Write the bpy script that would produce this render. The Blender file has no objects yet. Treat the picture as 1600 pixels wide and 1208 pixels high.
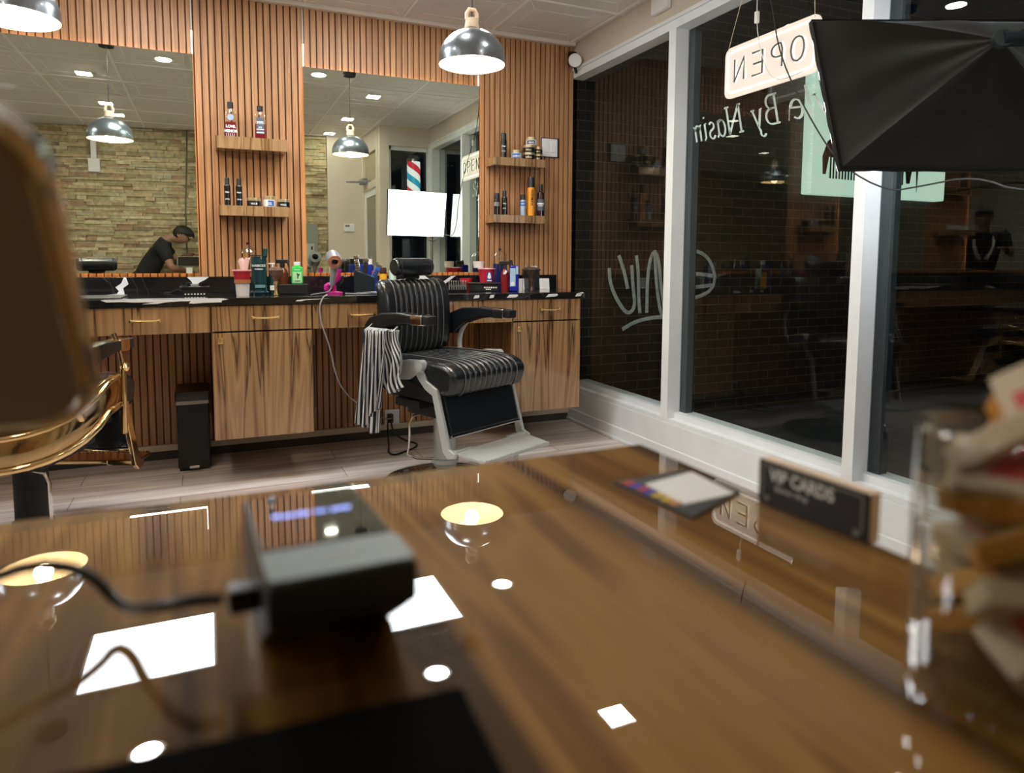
import bpy, bmesh, math, random
from math import sin, cos, pi, radians as rad, sqrt
from mathutils import Vector, Matrix
random.seed(7)
S = bpy.context.scene
COL = S.collection
V = Vector
# ------------------------------------------------------------------ camera
cam = bpy.data.cameras.new('camera'); co = bpy.data.objects.new('camera', cam); COL.objects.link(co)
yaw, pitch, roll = 0.40605, -0.08395, 0.00305
fw = V((sin(yaw)*cos(pitch), cos(yaw)*cos(pitch), sin(pitch)))
rt = V((cos(yaw), -sin(yaw), 0)); up = rt.cross(fw)
r2 = rt*cos(roll)+up*sin(roll); u2 = -rt*sin(roll)+up*cos(roll)
M = Matrix((r2, u2, -fw)).transposed().to_4x4(); M.translation = V((-2.25474, -4.0171, 1.07306))
co.matrix_world = M
cam.sensor_width = 36; cam.lens = 1058.42/1600*36
cam.shift_x = (800-780.78)/1600; cam.shift_y = (497.8-604)/1600
cam.clip_start = 0.01; cam.clip_end = 60
cam.dof.use_dof = True; cam.dof.focus_distance = 3.6; cam.dof.aperture_fstop = 5.4
S.camera = co
# ------------------------------------------------------------------ world, exposure
w = bpy.data.worlds.new('night'); S.world = w; w.use_nodes = True
w.node_tree.nodes['Background'].inputs[0].default_value = (0.006, 0.014, 0.03, 1)
w.node_tree.nodes['Background'].inputs[1].default_value = 0.12
S.view_settings.view_transform = 'Standard'; S.view_settings.look = 'None'
S.view_settings.gamma = 1; S.view_settings.use_curve_mapping = False
S.view_settings.exposure = 0.0
PANEL, SPOT, SOFT, PEND = 27.0, 120.0, 6.5, 14.0      # lamp strengths
ZC = 2.5                                            # ceiling height
ZT = 0.93                                           # reception desk top
# ------------------------------------------------------------------ materials
def nt(name):
    m = bpy.data.materials.new(name); m.use_nodes = True
    return m, m.node_tree.nodes, m.node_tree.links, m.node_tree.nodes['Principled BSDF']
def sset(b, **k):
    for a, v in k.items():
        a = a.replace('_', ' ')
        if a in b.inputs: b.inputs[a].default_value = v
def mat(name, col, rough=.5, metal=0, coat=0, var=.0, vs=20, bump=0, trans=0, ior=1.5, spec=.5):
    m, n, l, b = nt(name)
    c = (*col, 1)
    sset(b, Base_Color=c, Roughness=rough, Metallic=metal, Coat_Weight=coat, Coat_Roughness=.03, Transmission_Weight=trans, IOR=ior, Specular_IOR_Level=spec)
    if var or bump:
        tc = n.new('ShaderNodeTexCoord'); no = n.new('ShaderNodeTexNoise'); no.inputs['Scale'].default_value = vs; no.inputs['Detail'].default_value = 5
        l.new(tc.outputs['Object'], no.inputs['Vector'])
        if var:
            r = n.new('ShaderNodeValToRGB'); r.color_ramp.elements[0].position = .3; r.color_ramp.elements[1].position = .7
            r.color_ramp.elements[0].color = (*[x*(1-var) for x in col], 1); r.color_ramp.elements[1].color = (*[min(1, x*(1+var)) for x in col], 1)
            l.new(no.outputs[0], r.inputs[0]); l.new(r.outputs[0], b.inputs['Base Color'])
        if bump:
            bp = n.new('ShaderNodeBump'); bp.inputs['Strength'].default_value = bump; bp.inputs['Distance'].default_value = .003
            l.new(no.outputs[0], bp.inputs['Height']); l.new(bp.outputs[0], b.inputs['Normal'])
    return m
def emit(name, col, s, both=True):
    m, n, l, b = nt(name)
    sset(b, Base_Color=(.8, .8, .8, 1), Emission_Color=(*col, 1), Emission_Strength=s, Roughness=.6)
    return m
def wood(name, stops, axis='Z', across=9, along=.7, rough=.35, coat=0, dist=2.0, fine=.25, coatr=.03, seed=0, spec=.5):
    m, n, l, b = nt(name)
    tc = n.new('ShaderNodeTexCoord'); oi = n.new('ShaderNodeObjectInfo')
    mp = n.new('ShaderNodeMapping')
    sc = {'X': (along, across, across), 'Y': (across, along, across), 'Z': (across, across, along)}[axis]
    mp.inputs['Scale'].default_value = sc; mp.inputs['Location'].default_value = (seed, seed*1.7, seed*.3)
    l.new(tc.outputs['Object'], mp.inputs['Vector'])
    wn = n.new('ShaderNodeTexNoise'); wn.inputs['Scale'].default_value = 1; wn.inputs['Detail'].default_value = 3
    wn.inputs['Distortion'].default_value = dist
    l.new(mp.outputs[0], wn.inputs['Vector'])
    mp2 = n.new('ShaderNodeMapping'); mp2.inputs['Scale'].default_value = tuple(s*(9 if s == across else 4) for s in sc)
    l.new(tc.outputs['Object'], mp2.inputs['Vector'])
    n2 = n.new('ShaderNodeTexNoise'); n2.inputs['Scale'].default_value = 1; n2.inputs['Detail'].default_value = 4
    l.new(mp2.outputs[0], n2.inputs['Vector'])
    ad = n.new('ShaderNodeMath'); ad.operation = 'MULTIPLY_ADD'; ad.inputs[1].default_value = fine
    l.new(n2.outputs[0], ad.inputs[0]); l.new(wn.outputs[0], ad.inputs[2])
    sb = n.new('ShaderNodeMath'); sb.operation = 'SUBTRACT'; sb.inputs[1].default_value = fine*.5
    l.new(ad.outputs[0], sb.inputs[0])
    r = n.new('ShaderNodeValToRGB'); cr = r.color_ramp
    while len(cr.elements) < len(stops): cr.elements.new(.5)
    for e, (p, c) in zip(cr.elements, stops): e.position = p; e.color = (*c, 1)
    l.new(sb.outputs[0], r.inputs[0]); l.new(r.outputs[0], b.inputs['Base Color'])
    sset(b, Roughness=rough, Coat_Weight=coat, Coat_Roughness=coatr, Specular_IOR_Level=spec)
    return m
OAK = wood('slat oak', [(.25, (.27, .125, .05)), (.5, (.42, .205, .085)), (.75, (.54, .295, .135))], 'Z', 30, .8, .5, fine=.5)
SLATBACK = mat('slat backing', (.15, .06, .026), .8)
ZEB = wood('zebrano laminate', [(.28, (.07, .03, .012)), (.36, (.17, .085, .032)), (.42, (.32, .185, .085)), (.465, (.30, .18, .085)), (.485, (.055, .024, .010)), (.50, (.20, .105, .045)), (.56, (.37, .22, .105)), (.63, (.27, .155, .075)), (.70, (.39, .235, .12))], 'Z', 5.5, .4, .18, .5, 1.6, .14)
ZEBX = ZEB
DESK = wood('glossy walnut', [(.32, (.016, .006, .001)), (.41, (.055, .023, .004)), (.47, (.15, .072, .014)), (.55, (.27, .14, .031)), (.61, (.13, .060, .011)), (.70, (.21, .102, .022))], 'Y', 13, 1.0, .6, 1, 1.2, .10, 0.0, seed=5.3, spec=0.05)
FLOORM = None
WHITE = mat('white paint', (.75, .78, .80), .35, var=.04, vs=6)
BEIGE = mat('cream wall paint', (.62, .56, .46), .6, var=.05, vs=4)
CEIL = mat('ceiling tile', (.68, .66, .62), .6, var=.04, vs=8, bump=.15)
GRIDM = mat('ceiling grid', (.85, .83, .79), .5)
BLACKP = mat('black plastic', (.012, .012, .014), .35)
BLACKM = mat('matt black', (.01, .01, .01), .7)
LEATHER = mat('black leather', (.008, .010, .013), .27, var=.3, vs=60, bump=.12, coat=.2)
PIPE = mat('light piping', (.17, .17, .17), .3)
CHROME = mat('chrome', (.75, .75, .76), .12, 1)
SILVER = mat('silver painted metal', (.50, .53, .53), .35, .25)
GOLD = mat('polished gold', (.83, .58, .30), .12, 1)
BRASS = mat('brass', (.85, .62, .28), .25, 1)
DARKGLASS = mat('dark glass', (.01, .01, .012), .04, 0, 1)
STEELG = mat('grey plastic', (.2, .21, .22), .4)
WHITEP = mat('white plastic', (.8, .8, .8), .35)
MIRROR = mat('mirror silver', (.83, .88, .76), .0, 1)
def glassmat(name, tint=(1, 1, 1), ior=1.52, boost=1.0):
    m, n, l, b = nt(name); n.remove(b)
    out = n['Material Output']; fr = n.new('ShaderNodeFresnel'); fr.inputs[0].default_value = ior
    tr = n.new('ShaderNodeBsdfTransparent'); tr.inputs[0].default_value = (*tint, 1)
    gl = n.new('ShaderNodeBsdfGlossy'); gl.inputs['Roughness'].default_value = 0.0
    mu = n.new('ShaderNodeMath'); mu.operation = 'MULTIPLY'; mu.inputs[1].default_value = boost; mu.use_clamp = True
    ge = n.new('ShaderNodeNewGeometry'); inv = n.new('ShaderNodeMath'); inv.operation = 'SUBTRACT'; inv.inputs[0].default_value = 1; l.new(ge.outputs['Backfacing'], inv.inputs[1])
    m2 = n.new('ShaderNodeMath'); m2.operation = 'MULTIPLY'; l.new(mu.outputs[0], m2.inputs[0]); l.new(inv.outputs[0], m2.inputs[1])
    mx = n.new('ShaderNodeMixShader'); l.new(fr.outputs[0], mu.inputs[0]); l.new(m2.outputs[0], mx.inputs[0]); l.new(tr.outputs[0], mx.inputs[1]); l.new(gl.outputs[0], mx.inputs[2])
    l.new(mx.outputs[0], out.inputs[0])
    return m
PANE = glassmat('window glass', (.93, .96, .95), 1.5, 1.35)
CLEAR = glassmat('clear glass', (.93, .95, .95), 1.45, 3.0)
LEDW = emit('warm led', (1, .60, .26), 12.0)
LEDWHITE = emit('white led strip', (1, .93, .8), 6.0)
PANELM = emit('led panel light', (.95, .98, 1.0), PANEL)
SPOTM = emit('downlight lens', (1, .96, .88), SPOT)
# ------------------------------------------------------------------ mesh helpers
class MB:
    def __init__(s): s.bm = bmesh.new(); s.mi = 0
    def _add(s, fn, mtx=None):
        b = bmesh.new(); fn(b)
        if mtx is not None: bmesh.ops.transform(b, matrix=mtx, verts=b.verts)
        for f in b.faces: f.material_index = s.mi
        me = bpy.data.meshes.new('t'); b.to_mesh(me); b.free(); s.bm.from_mesh(me); bpy.data.meshes.remove(me)
        return s
    def box(s, a, b, bev=0, mtx=None, seg=2):
        a = V(a); b = V(b); c = (a+b)/2; d = b-a
        def fn(m):
            bmesh.ops.create_cube(m, size=1)
            bmesh.ops.transform(m, matrix=Matrix.Translation(c) @ Matrix.Diagonal((abs(d.x), abs(d.y), abs(d.z), 1)), verts=m.verts)
            if bev: bmesh.ops.bevel(m, geom=m.edges[:], offset=min(bev, min(abs(d.x), abs(d.y), abs(d.z))*.49), segments=seg, profile=.5, affect='EDGES')
        return s._add(fn, mtx)
    def lathe(s, pts, seg=24, mtx=None):
        def fn(m):
            rings = []
            for r, z in pts:
                rings.append([m.verts.new((r*cos(2*pi*i/seg), r*sin(2*pi*i/seg), z)) for i in range(seg)] if r > 1e-5 else [m.verts.new((0, 0, z))])
            for A, B in zip(rings, rings[1:]):
                for i in range(seg):
                    j = (i+1) % seg
                    if len(A) == 1 and len(B) == 1: continue
                    if len(A) == 1: m.faces.new((A[0], B[j], B[i]))
                    elif len(B) == 1: m.faces.new((A[i], A[j], B[0]))
                    else: m.faces.new((A[i], A[j], B[j], B[i]))
            bmesh.ops.recalc_face_normals(m, faces=m.faces)
        return s._add(fn, mtx)
    def cyl(s, p, q, r, r2=None, seg=20):
        p = V(p); q = V(q); d = q-p; L = d.length; r2 = r if r2 is None else r2
        mt = Matrix.Translation(p) @ d.to_track_quat('Z', 'Y').to_matrix().to_4x4()
        return s.lathe([(0, 0), (r, 0), (r2, L), (0, L)], seg, mt)
    def tube(s, path, r, seg=8, smooth=0, closed=False):
        P = [V(p) for p in path]
        for _ in range(smooth):
            Q = [P[0]]
            for a, b in zip(P, P[1:]): Q += [a*.75+b*.25, a*.25+b*.75]
            Q.append(P[-1]); P = Q
        rs = r if isinstance(r, (list, tuple)) else [r]*len(P)
        if len(rs) != len(P): rs = [rs[0]+(rs[-1]-rs[0])*i/(len(P)-1) for i in range(len(P))]
        def fn(m):
            prev = None; rings = []; nrm = None
            for i, p in enumerate(P):
                t = (P[min(i+1, len(P)-1)]-P[max(i-1, 0)]).normalized()
                if nrm is None: nrm = t.orthogonal().normalized()
                nrm = (nrm-t*nrm.dot(t)); nrm = nrm.normalized() if nrm.length > 1e-6 else t.orthogonal().normalized()
                bn = t.cross(nrm)
                rings.append([m.verts.new(p+(nrm*cos(2*pi*k/seg)+bn*sin(2*pi*k/seg))*rs[i]) for k in range(seg)])
            for A, B in zip(rings, rings[1:]):
                for i in range(seg): m.faces.new((A[i], A[(i+1) % seg], B[(i+1) % seg], B[i]))
            m.faces.new(rings[0][::-1]); m.faces.new(rings[-1])
            bmesh.ops.recalc_face_normals(m, faces=m.faces)
        return s._add(fn)
    def prism(s, poly, h, mtx=None, bev=0):      # poly in XY, extruded to z=h
        def fn(m):
            a = [m.verts.new((x, y, 0)) for x, y in poly]; b = [m.verts.new((x, y, h)) for x, y in poly]
            m.faces.new(a[::-1]); m.faces.new(b); n = len(poly)
            for i in range(n): m.faces.new((a[i], a[(i+1) % n], b[(i+1) % n], b[i]))
            bmesh.ops.recalc_face_normals(m, faces=m.faces)
            if bev: bmesh.ops.bevel(m, geom=m.edges[:], offset=bev, segments=2, profile=.5, affect='EDGES')
        return s._add(fn, mtx)
    def quad(s, *p, thick=0):
        def fn(m):
            m.faces.new([m.verts.new(q) for q in p])
            if thick: bmesh.ops.solidify(m, geom=m.faces[:], thickness=thick)
        return s._add(fn)
    def grid(s, f, nu, nv, thick=0):              # surface f(u,v) u,v in 0..1
        def fn(m):
            g = [[m.verts.new(f(i/nu, j/nv)) for j in range(nv+1)] for i in range(nu+1)]
            for i in range(nu):
                for j in range(nv): m.faces.new((g[i][j], g[i+1][j], g[i+1][j+1], g[i][j+1]))
            if thick: bmesh.ops.solidify(m, geom=m.faces[:], thickness=thick)
            bmesh.ops.recalc_face_normals(m, faces=m.faces)
        return s._add(fn)
    def build(s, name, mats, parent=None, smooth=True, ang=40):
        me = bpy.data.meshes.new(name); s.bm.to_mesh(me); s.bm.free()
        for x in (mats if isinstance(mats, (list, tuple)) else [mats]): me.materials.append(x)
        if smooth and len(me.polygons):
            me.polygons.foreach_set('use_smooth', [True]*len(me.polygons))
            me.set_sharp_from_angle(angle=rad(ang))
        o = bpy.data.objects.new(name, me); COL.objects.link(o)
        if parent is not None: o.parent = parent
        if smooth: wn_ = o.modifiers.new('wn', 'WEIGHTED_NORMAL'); wn_.keep_sharp = True; wn_.weight = 60
        return o
def tag(o, label=None, cat=None, group=None, kind=None):
    if label: o['label'] = label
    if cat: o['category'] = cat
    if group: o['group'] = group
    if kind: o['kind'] = kind
    return o
def thing(name, label, cat, loc=(0, 0, 0), rz=0, group=None):
    o = bpy.data.objects.new(name, None); COL.objects.link(o); o.location = loc; o.rotation_euler = (0, 0, rz); o.empty_display_size = .05
    return tag(o, label, cat, group)
def struct(name, mb, m, label=None, **k):
    return tag(mb.build(name, m, **k), label, None, None, 'structure')
def dup(root, loc, rz=None, label=None):
    kids = {}
    for o in bpy.data.objects:
        if o.parent: kids.setdefault(o.parent.name, []).append(o)
    def cp(o, par):
        c = o.copy(); COL.objects.link(c)
        if par is not None: c.parent = par
        for ch in kids.get(o.name, []): cp(ch, c)
        return c
    r = cp(root, None); r.location = loc
    if rz is not None: r.rotation_euler = (0, 0, rz)
    if label: r['label'] = label
    return r
def text_mesh(name, body, size, m, mtx, parent=None, ext=.0004, shear=0, bold=0, align='CENTER', sx=1, res=3):
    cu = bpy.data.curves.new('txt', 'FONT'); cu.body = body; cu.size = size; cu.extrude = ext; cu.shear = shear; cu.offset = bold
    cu.align_x = align; cu.resolution_u = res
    o = bpy.data.objects.new('txt', cu); COL.objects.link(o); bpy.context.view_layer.update()
    me = bpy.data.meshes.new_from_object(o.evaluated_get(bpy.context.evaluated_depsgraph_get()))
    bpy.data.objects.remove(o); me.transform(Matrix.Diagonal((sx, 1, 1, 1))); me.transform(mtx); me.materials.clear(); me.materials.append(m)
    me.name = name
    ob = bpy.data.objects.new(name, me); COL.objects.link(ob)
    if parent is not None: ob.parent = parent
    return ob
def FACE_NY(x, y, z): return Matrix.Translation((x, y, z)) @ Matrix.Rotation(pi/2, 4, 'X')      # text on a face that looks towards -Y
def apply_mods(o):
    dg = bpy.context.evaluated_depsgraph_get(); me = bpy.data.meshes.new_from_object(o.evaluated_get(dg)); o.modifiers.clear(); o.data = me; return o
# ================================================================== ROOM
# floor: grey-washed oak planks running along X
def floor_mat():
    m, n, l, b = nt('grey washed oak floor')
    tc = n.new('ShaderNodeTexCoord'); br = n.new('ShaderNodeTexBrick'); br.offset = .37; br.inputs['Scale'].default_value = 1
    br.inputs['Brick Width'].default_value = 1.2; br.inputs['Row Height'].default_value = .17; br.inputs['Mortar Size'].default_value = .0018; br.inputs['Mortar Smooth'].default_value = 0
    br.inputs['Color1'].default_value = (.62, .56, .53, 1); br.inputs['Color2'].default_value = (.74, .69, .66, 1); br.inputs['Mortar'].default_value = (.16, .12, .10, 1)
    l.new(tc.outputs['Object'], br.inputs['Vector'])
    mp = n.new('ShaderNodeMapping'); mp.inputs['Scale'].default_value = (1.3, 22, 1); l.new(tc.outputs['Object'], mp.inputs['Vector'])
    no = n.new('ShaderNodeTexNoise'); no.inputs['Scale'].default_value = 1; no.inputs['Detail'].default_value = 7; no.inputs['Distortion'].default_value = .6; l.new(mp.outputs[0], no.inputs['Vector'])
    r = n.new('ShaderNodeValToRGB'); r.color_ramp.elements[0].position = .32; r.color_ramp.elements[0].color = (.62, .55, .50, 1); r.color_ramp.elements[1].position = .62; r.color_ramp.elements[1].color = (1, 1, 1, 1); l.new(no.outputs[0], r.inputs[0])
    mx = n.new('ShaderNodeMix'); mx.data_type = 'RGBA'; mx.blend_type = 'MULTIPLY'; mx.inputs[0].default_value = 1
    l.new(br.outputs[0], mx.inputs[6]); l.new(r.outputs[0], mx.inputs[7]); l.new(mx.outputs[2], b.inputs['Base Color']); sset(b, Roughness=.33)
    return m
struct('floor', MB().box((-7.1, -5.4, -.06), (.30, .06, 0)), floor_mat(), smooth=False)
struct('ceiling', MB().box((-7.1, -5.4, ZC), (.30, .06, ZC+.05)), CEIL, smooth=False)
# ceiling grid with embossed diamond creases (tiles .56 x .575)
g = MB()
xs = [-.04-.56*i for i in range(13)]; ys = [-.575*i for i in range(9)]
for x in xs: g.box((x-.008, -5.3, ZC-.005), (x+.008, 0, ZC+.001))
for y in ys[1:]: g.box((-7.0, y-.008, ZC-.0045), (0, y+.008, ZC+.001))
struct('trim_1', g, GRIDM, smooth=False)
g = MB()
for x in xs[:7]:
    for y in ys[:5]:
        c = V((x-.28, y-.2875, ZC-.001)); m_ = .13
        inner = [V((x-.28-.16, y-.2875, 0)), V((x-.28, y-.2875+.13, 0)), V((x-.28+.16, y-.2875, 0)), V((x-.28, y-.2875-.13, 0))]
        cor = [V((x, y, 0)), V((x-.56, y, 0)), V((x-.56, y-.575, 0)), V((x, y-.575, 0))]
        rec = [V((x-.09, y-.13, 0)), V((x-.47, y-.13, 0)), V((x-.47, y-.445, 0)), V((x-.09, y-.445, 0))]
        for a, b in list(zip(rec, rec[1:]+rec[:1]))+list(zip(cor, rec)):
            a = a.copy(); b = b.copy(); a.z = b.z = ZC-.0008; g.tube([a, b], .0022, 4)
struct('trim_2', g, GRIDM, smooth=False)
# crown strip along the back wall
struct('trim_3', MB().box((-7.0, -.03, 2.475), (-.005, .03, ZC-.001)), mat('crown strip', (.72, .66, .58), .5), smooth=False)
# back wall and its vertical slats
struct('wall_back', MB().box((-7.05, .012, 0), (.0, .10, ZC)), SLATBACK, smooth=False)
g = MB(); x = -.004; pitchs = .0352
while x > -6.95:
    g.box((x-.0285, -.0, .082), (x, .0225, 2.475), .0015, None, 1); x -= pitchs
struct('trim_4', g, OAK, smooth=False)
struct('baseboard_back', MB().box((-6.9, -.012, .046), (-.004, .022, .081), .004), mat('pale base strip', (.55, .47, .36), .5), smooth=False)
struct('trim_11', MB().box((-6.9, -.004, 0), (-.004, .0215, .0455)), mat('toe gap shade', (.05, .04, .035), .7), smooth=False)  # dark colour stands in for shade in the toe gap
struct('wall_left', MB().box((-7.1, -5.3, 0), (-7.0, .1, ZC)), BEIGE, smooth=False)
# ---- stone wall behind the camera (slightly skewed), laid from individual stones
P0 = V((-.95, -4.13, 0)); P1 = V((-7.0, -5.05, 0)); dS = (P1-P0).normalized(); LS = (P1-P0).length; nS = V((-dS.y, dS.x, 0)); nS = nS if nS.y > 0 else -nS
ST = [mat('ledger stone %s' % k, c, .75, var=.25, vs=25, bump=.6) for k, c in (('sand', (.52, .42, .25)), ('olive', (.42, .37, .20)), ('rust', (.38, .26, .15)), ('grey', (.45, .41, .27)), ('pale', (.62, .54, .34)), ('brown', (.30, .24, .13)))]
g = MB(); z = 0
RS = random.Random(3)
while z < ZC-.005:
    h = min(RS.choice((.024, .03, .036, .042)), ZC-z-.001)
    s_ = -RS.random()*.2
    while s_ < LS:
        Ln = RS.uniform(.07, .30); a = max(0, s_); b = min(LS, s_+Ln); d = RS.uniform(.012, .045)
        if b-a > .02:
            p = P0+dS*(a+.001); q = P0+dS*(b-.001); g.mi = RS.choices(range(6), (5, 5, 2, 3, 3, 2))[0]
            nn = nS*d
            vs = [p, q, q+nn, p+nn]
            mt = Matrix.Translation((0, 0, z))
            g.prism([(v_.x, v_.y) for v_ in vs], h-.0015, mt)
        s_ += Ln
    z += h
g.mi = 5
struct('wall_front', g, ST, smooth=False)
bk = MB(); pts = [P0, P1, P1-nS*.1, P0-nS*.1]; bk.prism([(p.x, p.y) for p in pts], ZC); struct('wall_front_backing', bk, mat('wall core', (.08, .07, .05), .9), smooth=False).name = 'wall_street'
# white wall with thermostat, entry box with door, small street window
struct('wall_entry', MB().box((-.96, -4.2, 0), (-.55, -4.05, ZC)).box((-.55, -3.28, 0), (-.45, -3.2, ZC)).box((-.45, -3.3, 2.3), (.08, -3.2, ZC)).box((-.45, -3.3, 0), (.08, -3.2, .3)).box((-.56, -4.2, 2.28), (-.50, -3.28, ZC)).box((-.56, -4.2, 0), (-.50, -4.0, 2.28)).box((-.56, -3.36, 0), (-.50, -3.28, 2.28)).box((-.56, -4.0, 1.88), (-.50, -3.36, 1.96)), BEIGE, smooth=False)
g = MB(); g.box((-.545, -4.0, .02), (-.515, -3.93, 1.88)).box((-.545, -3.43, .02), (-.515, -3.36, 1.88)).box((-.545, -3.93, 1.80), (-.515, -3.43, 1.88)).box((-.545, -3.93, .02), (-.515, -3.43, .25))
d1 = struct('door_1', g, WHITE, smooth=False)
MB().box((-.533, -3.93, .25), (-.527, -3.43, 1.8)).build('door_pane', mat('frosted door glass', (.20, .20, .14), .25), d1, False)
MB().box((-.60, -3.49, 1.0), (-.545, -3.44, 1.03), .005).box((-.60, -3.48, 1.0), (-.59, -3.455, 1.12), .004).build('door_handle', CHROME, d1)
MB().box((-.533, -4.0, 1.97), (-.527, -3.36, 2.27)).build('transom_pane', mat('transom film', (.30, .27, .17), .35), d1, False)
t = thing('door_closer', 'grey hydraulic closer arm above the glass street door', 'door closer', (-.56, -3.85, 1.98))
MB().box((-.06, -.1, -.03), (0, .1, .03), .008).build('closer_body', STEELG, t)
MB().tube([(-.03, .08, -.02), (-.25, .16, -.03), (-.02, .32, -.03)], .008).build('closer_arm', STEELG, t)
t = thing('thermostat', 'white wall thermostat on the cream wall beside the stone', 'thermostat', (-.72, -4.05, 1.46))
MB().box((-.06, 0, -.045), (.06, .03, .045), .008).build('thermostat_body', WHITEP, t)
MB().box((-.05, .03, .01), (.0, .032, .035)).build('display', STEELG, t, False)
# electrical box + conduit on stone wall
t = thing('electrical_panel', 'grey metal electrical panel box on the stone wall', 'electrical panel', (-1.17, -4.11, 1.0))
MB().box((-.09, -.02, 0), (.09, .05, .50), .006).build('panel_body', mat('grey green enamel', (.22, .25, .20), .4), t)
MB().box((-.07, .05, .02), (.05, .065, .27), .006).build('panel_door', mat('pale grey enamel', (.42, .43, .40), .4), t)
MB().box((.01, .065, .2), (.03, .072, .24)).build('latch', BLACKP, t, False); MB().box((.01, .065, .1), (.02, .07, .12)).build('latch', BLACKP, t, False)
t = thing('wall_conduit', 'white conduit with a junction box high on the stone wall', 'conduit', (-3.33, -4.43, 2.08))
MB().box((-.025, -.03, .05), (.025, .025, .41)).build('conduit', WHITEP, t, False)
MB().box((-.055, -.03, -.07), (.055, .03, .07), .006).build('junction_box', WHITEP, t)
t = tag(MB().tube([(-2.42, -4.27, 2.49), (-2.43, -4.27, 2.2), (-2.46, -4.26, 1.6), (-2.46, -4.26, 1.0)], .009, 6).build('wall_cable', mat('olive cable', (.12, .12, .06), .6)), 'thin cable running down the stone wall behind the bending person', 'cable')
# smoke detector
tag(MB().lathe([(0, 0), (.05, 0), (.065, .012), (.07, .03), (.07, .034), (0, .034)], 28, Matrix.Translation((-3.72, -2.78, ZC-.035))).build('smoke_detector', WHITEP), 'round white smoke detector on the ceiling tiles', 'smoke detector')
# ---------------- window wall (X = 0)
struct('wall_right', MB().box((.0, -3.2, 2.334), (.12, .02, ZC)), BEIGE, smooth=False)
struct('wall_window_side', MB().box((-.006, -3.2, .082), (.12, .02, .21)).box((.0, -3.2, .0), (.12, .02, .09)), WHITE, smooth=False)
struct('trim_10', MB().box((-.002, -3.2, 2.276), (.085, .02, 2.334)).box((-.012, -3.2, 2.32), (.02, .0, 2.338)), WHITE, smooth=False)
g = MB()
g.box((-.002, -3.2, .205), (.15, .02, .232)); g.box((.045, -3.2, .23), (.15, .02, .262)); g.box((-.013, -3.2, .082), (-.004, .0, .21))
struct('trim_5', g, WHITE, smooth=False)
struct('baseboard_right', MB().box((-.022, -3.2, .0), (-.0, .0, .082), .006).box((-.032, -3.2, .0), (-.0, 0, .02), .006), WHITE)
n_ = 6
for y0, y1 in ((-1.067, -1.009), (-2.213, -2.165), (-3.2, -3.1)):
    struct('trim_%d' % n_, MB().box((-.002, y0, .232), (.079, y1, 2.276)).box((.085, y0, .232), (.14, y1, 2.276)), WHITE, smooth=False); n_ += 1
GASK = mat('window gasket', (.018, .032, .038), .5)
for i, (y0, y1) in enumerate(((-1.009, -.002), (-2.165, -1.067), (-3.1, -2.213))):
    wn = struct('window_%d' % (i+1), MB().box((.080, y0, .262), (.084, y1, 2.28)), PANE, smooth=False)
    MB().box((.084, y1-(.045 if i else .004), .262), (.13 if i else .09, y1, 2.276)).build('gasket', GASK, wn, False)
wn = struct('window_4', MB().box((-.45, -3.262, .3), (.0, -3.258, 2.3)), PANE, smooth=False)
MB().box((-.45, -3.27, .3), (-.42, -3.24, 2.3)).box((-.02, -3.27, .3), (.02, -3.2, 2.3)).box((-.45, -3.27, 2.26), (0, -3.24, 2.3)).build('window_frame', WHITE, wn, False)
# ---------------- outside
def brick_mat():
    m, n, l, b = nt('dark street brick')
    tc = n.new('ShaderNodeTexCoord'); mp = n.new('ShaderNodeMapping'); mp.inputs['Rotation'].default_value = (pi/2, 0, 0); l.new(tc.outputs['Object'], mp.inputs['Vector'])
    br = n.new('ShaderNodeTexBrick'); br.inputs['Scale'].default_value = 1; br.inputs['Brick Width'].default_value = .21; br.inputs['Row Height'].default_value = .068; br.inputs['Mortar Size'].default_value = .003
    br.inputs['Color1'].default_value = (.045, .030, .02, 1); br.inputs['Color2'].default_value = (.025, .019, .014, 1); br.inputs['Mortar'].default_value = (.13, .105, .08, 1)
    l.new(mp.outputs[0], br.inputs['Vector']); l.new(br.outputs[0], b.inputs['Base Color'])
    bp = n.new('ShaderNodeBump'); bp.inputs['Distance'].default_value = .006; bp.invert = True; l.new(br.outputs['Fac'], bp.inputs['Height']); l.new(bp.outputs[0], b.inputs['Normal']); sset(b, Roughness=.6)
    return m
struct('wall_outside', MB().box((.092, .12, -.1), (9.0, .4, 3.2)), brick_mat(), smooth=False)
struct('floor_outside', MB().box((.31, -9, -.16), (9, .6, -.1)), mat('asphalt', (.03, .03, .032), .8, var=.3, vs=8), smooth=False)
L = bpy.data.lights.new('added_brick_light', 'AREA'); L.energy = 5; L.size = .4; L.color = (1, .9, .75); lo = bpy.data.objects.new('added_brick_light', L); COL.objects.link(lo); lo.location = (2.6, -3.2, 3.4); lo.rotation_euler = (rad(50), 0, 0)  # unseen area light added to brighten the brick wall outside
# graffiti
gr = mat('white spray paint', (.62, .66, .66), .7, var=.2, vs=30)
g = MB()
strokes = [[(.372, 1.03), (.38, .92), (.44, .8), (.53, .69), (.60, .74), (.575, .9), (.56, 1.05)], [(.45, 1.12), (.5, 1.0), (.53, .88)], [(.60, 1.12), (.62, 1.0), (.625, .82), (.64, .70)],
           [(.70, .70), (.70, .95), (.72, 1.1), (.76, 1.16), (.80, 1.08), (.82, .9), (.86, .72)], [(.76, 1.16), (.78, .9), (.83, .66), (.9, .68), (.9, 1.0), (.91, 1.17)], [(.95, 1.13), (1.1, 1.17), (1.25, 1.12), (1.33, .97), (1.3, .86), (1.15, .80), (.95, .79)],
           [(.93, 1.0), (1.1, .99), (1.3, .97)], [(.93, .86), (1.1, .88), (1.32, .9)], [(.49, .585), (.6, .64), (.75, .665), (.92, .665)]]
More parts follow.
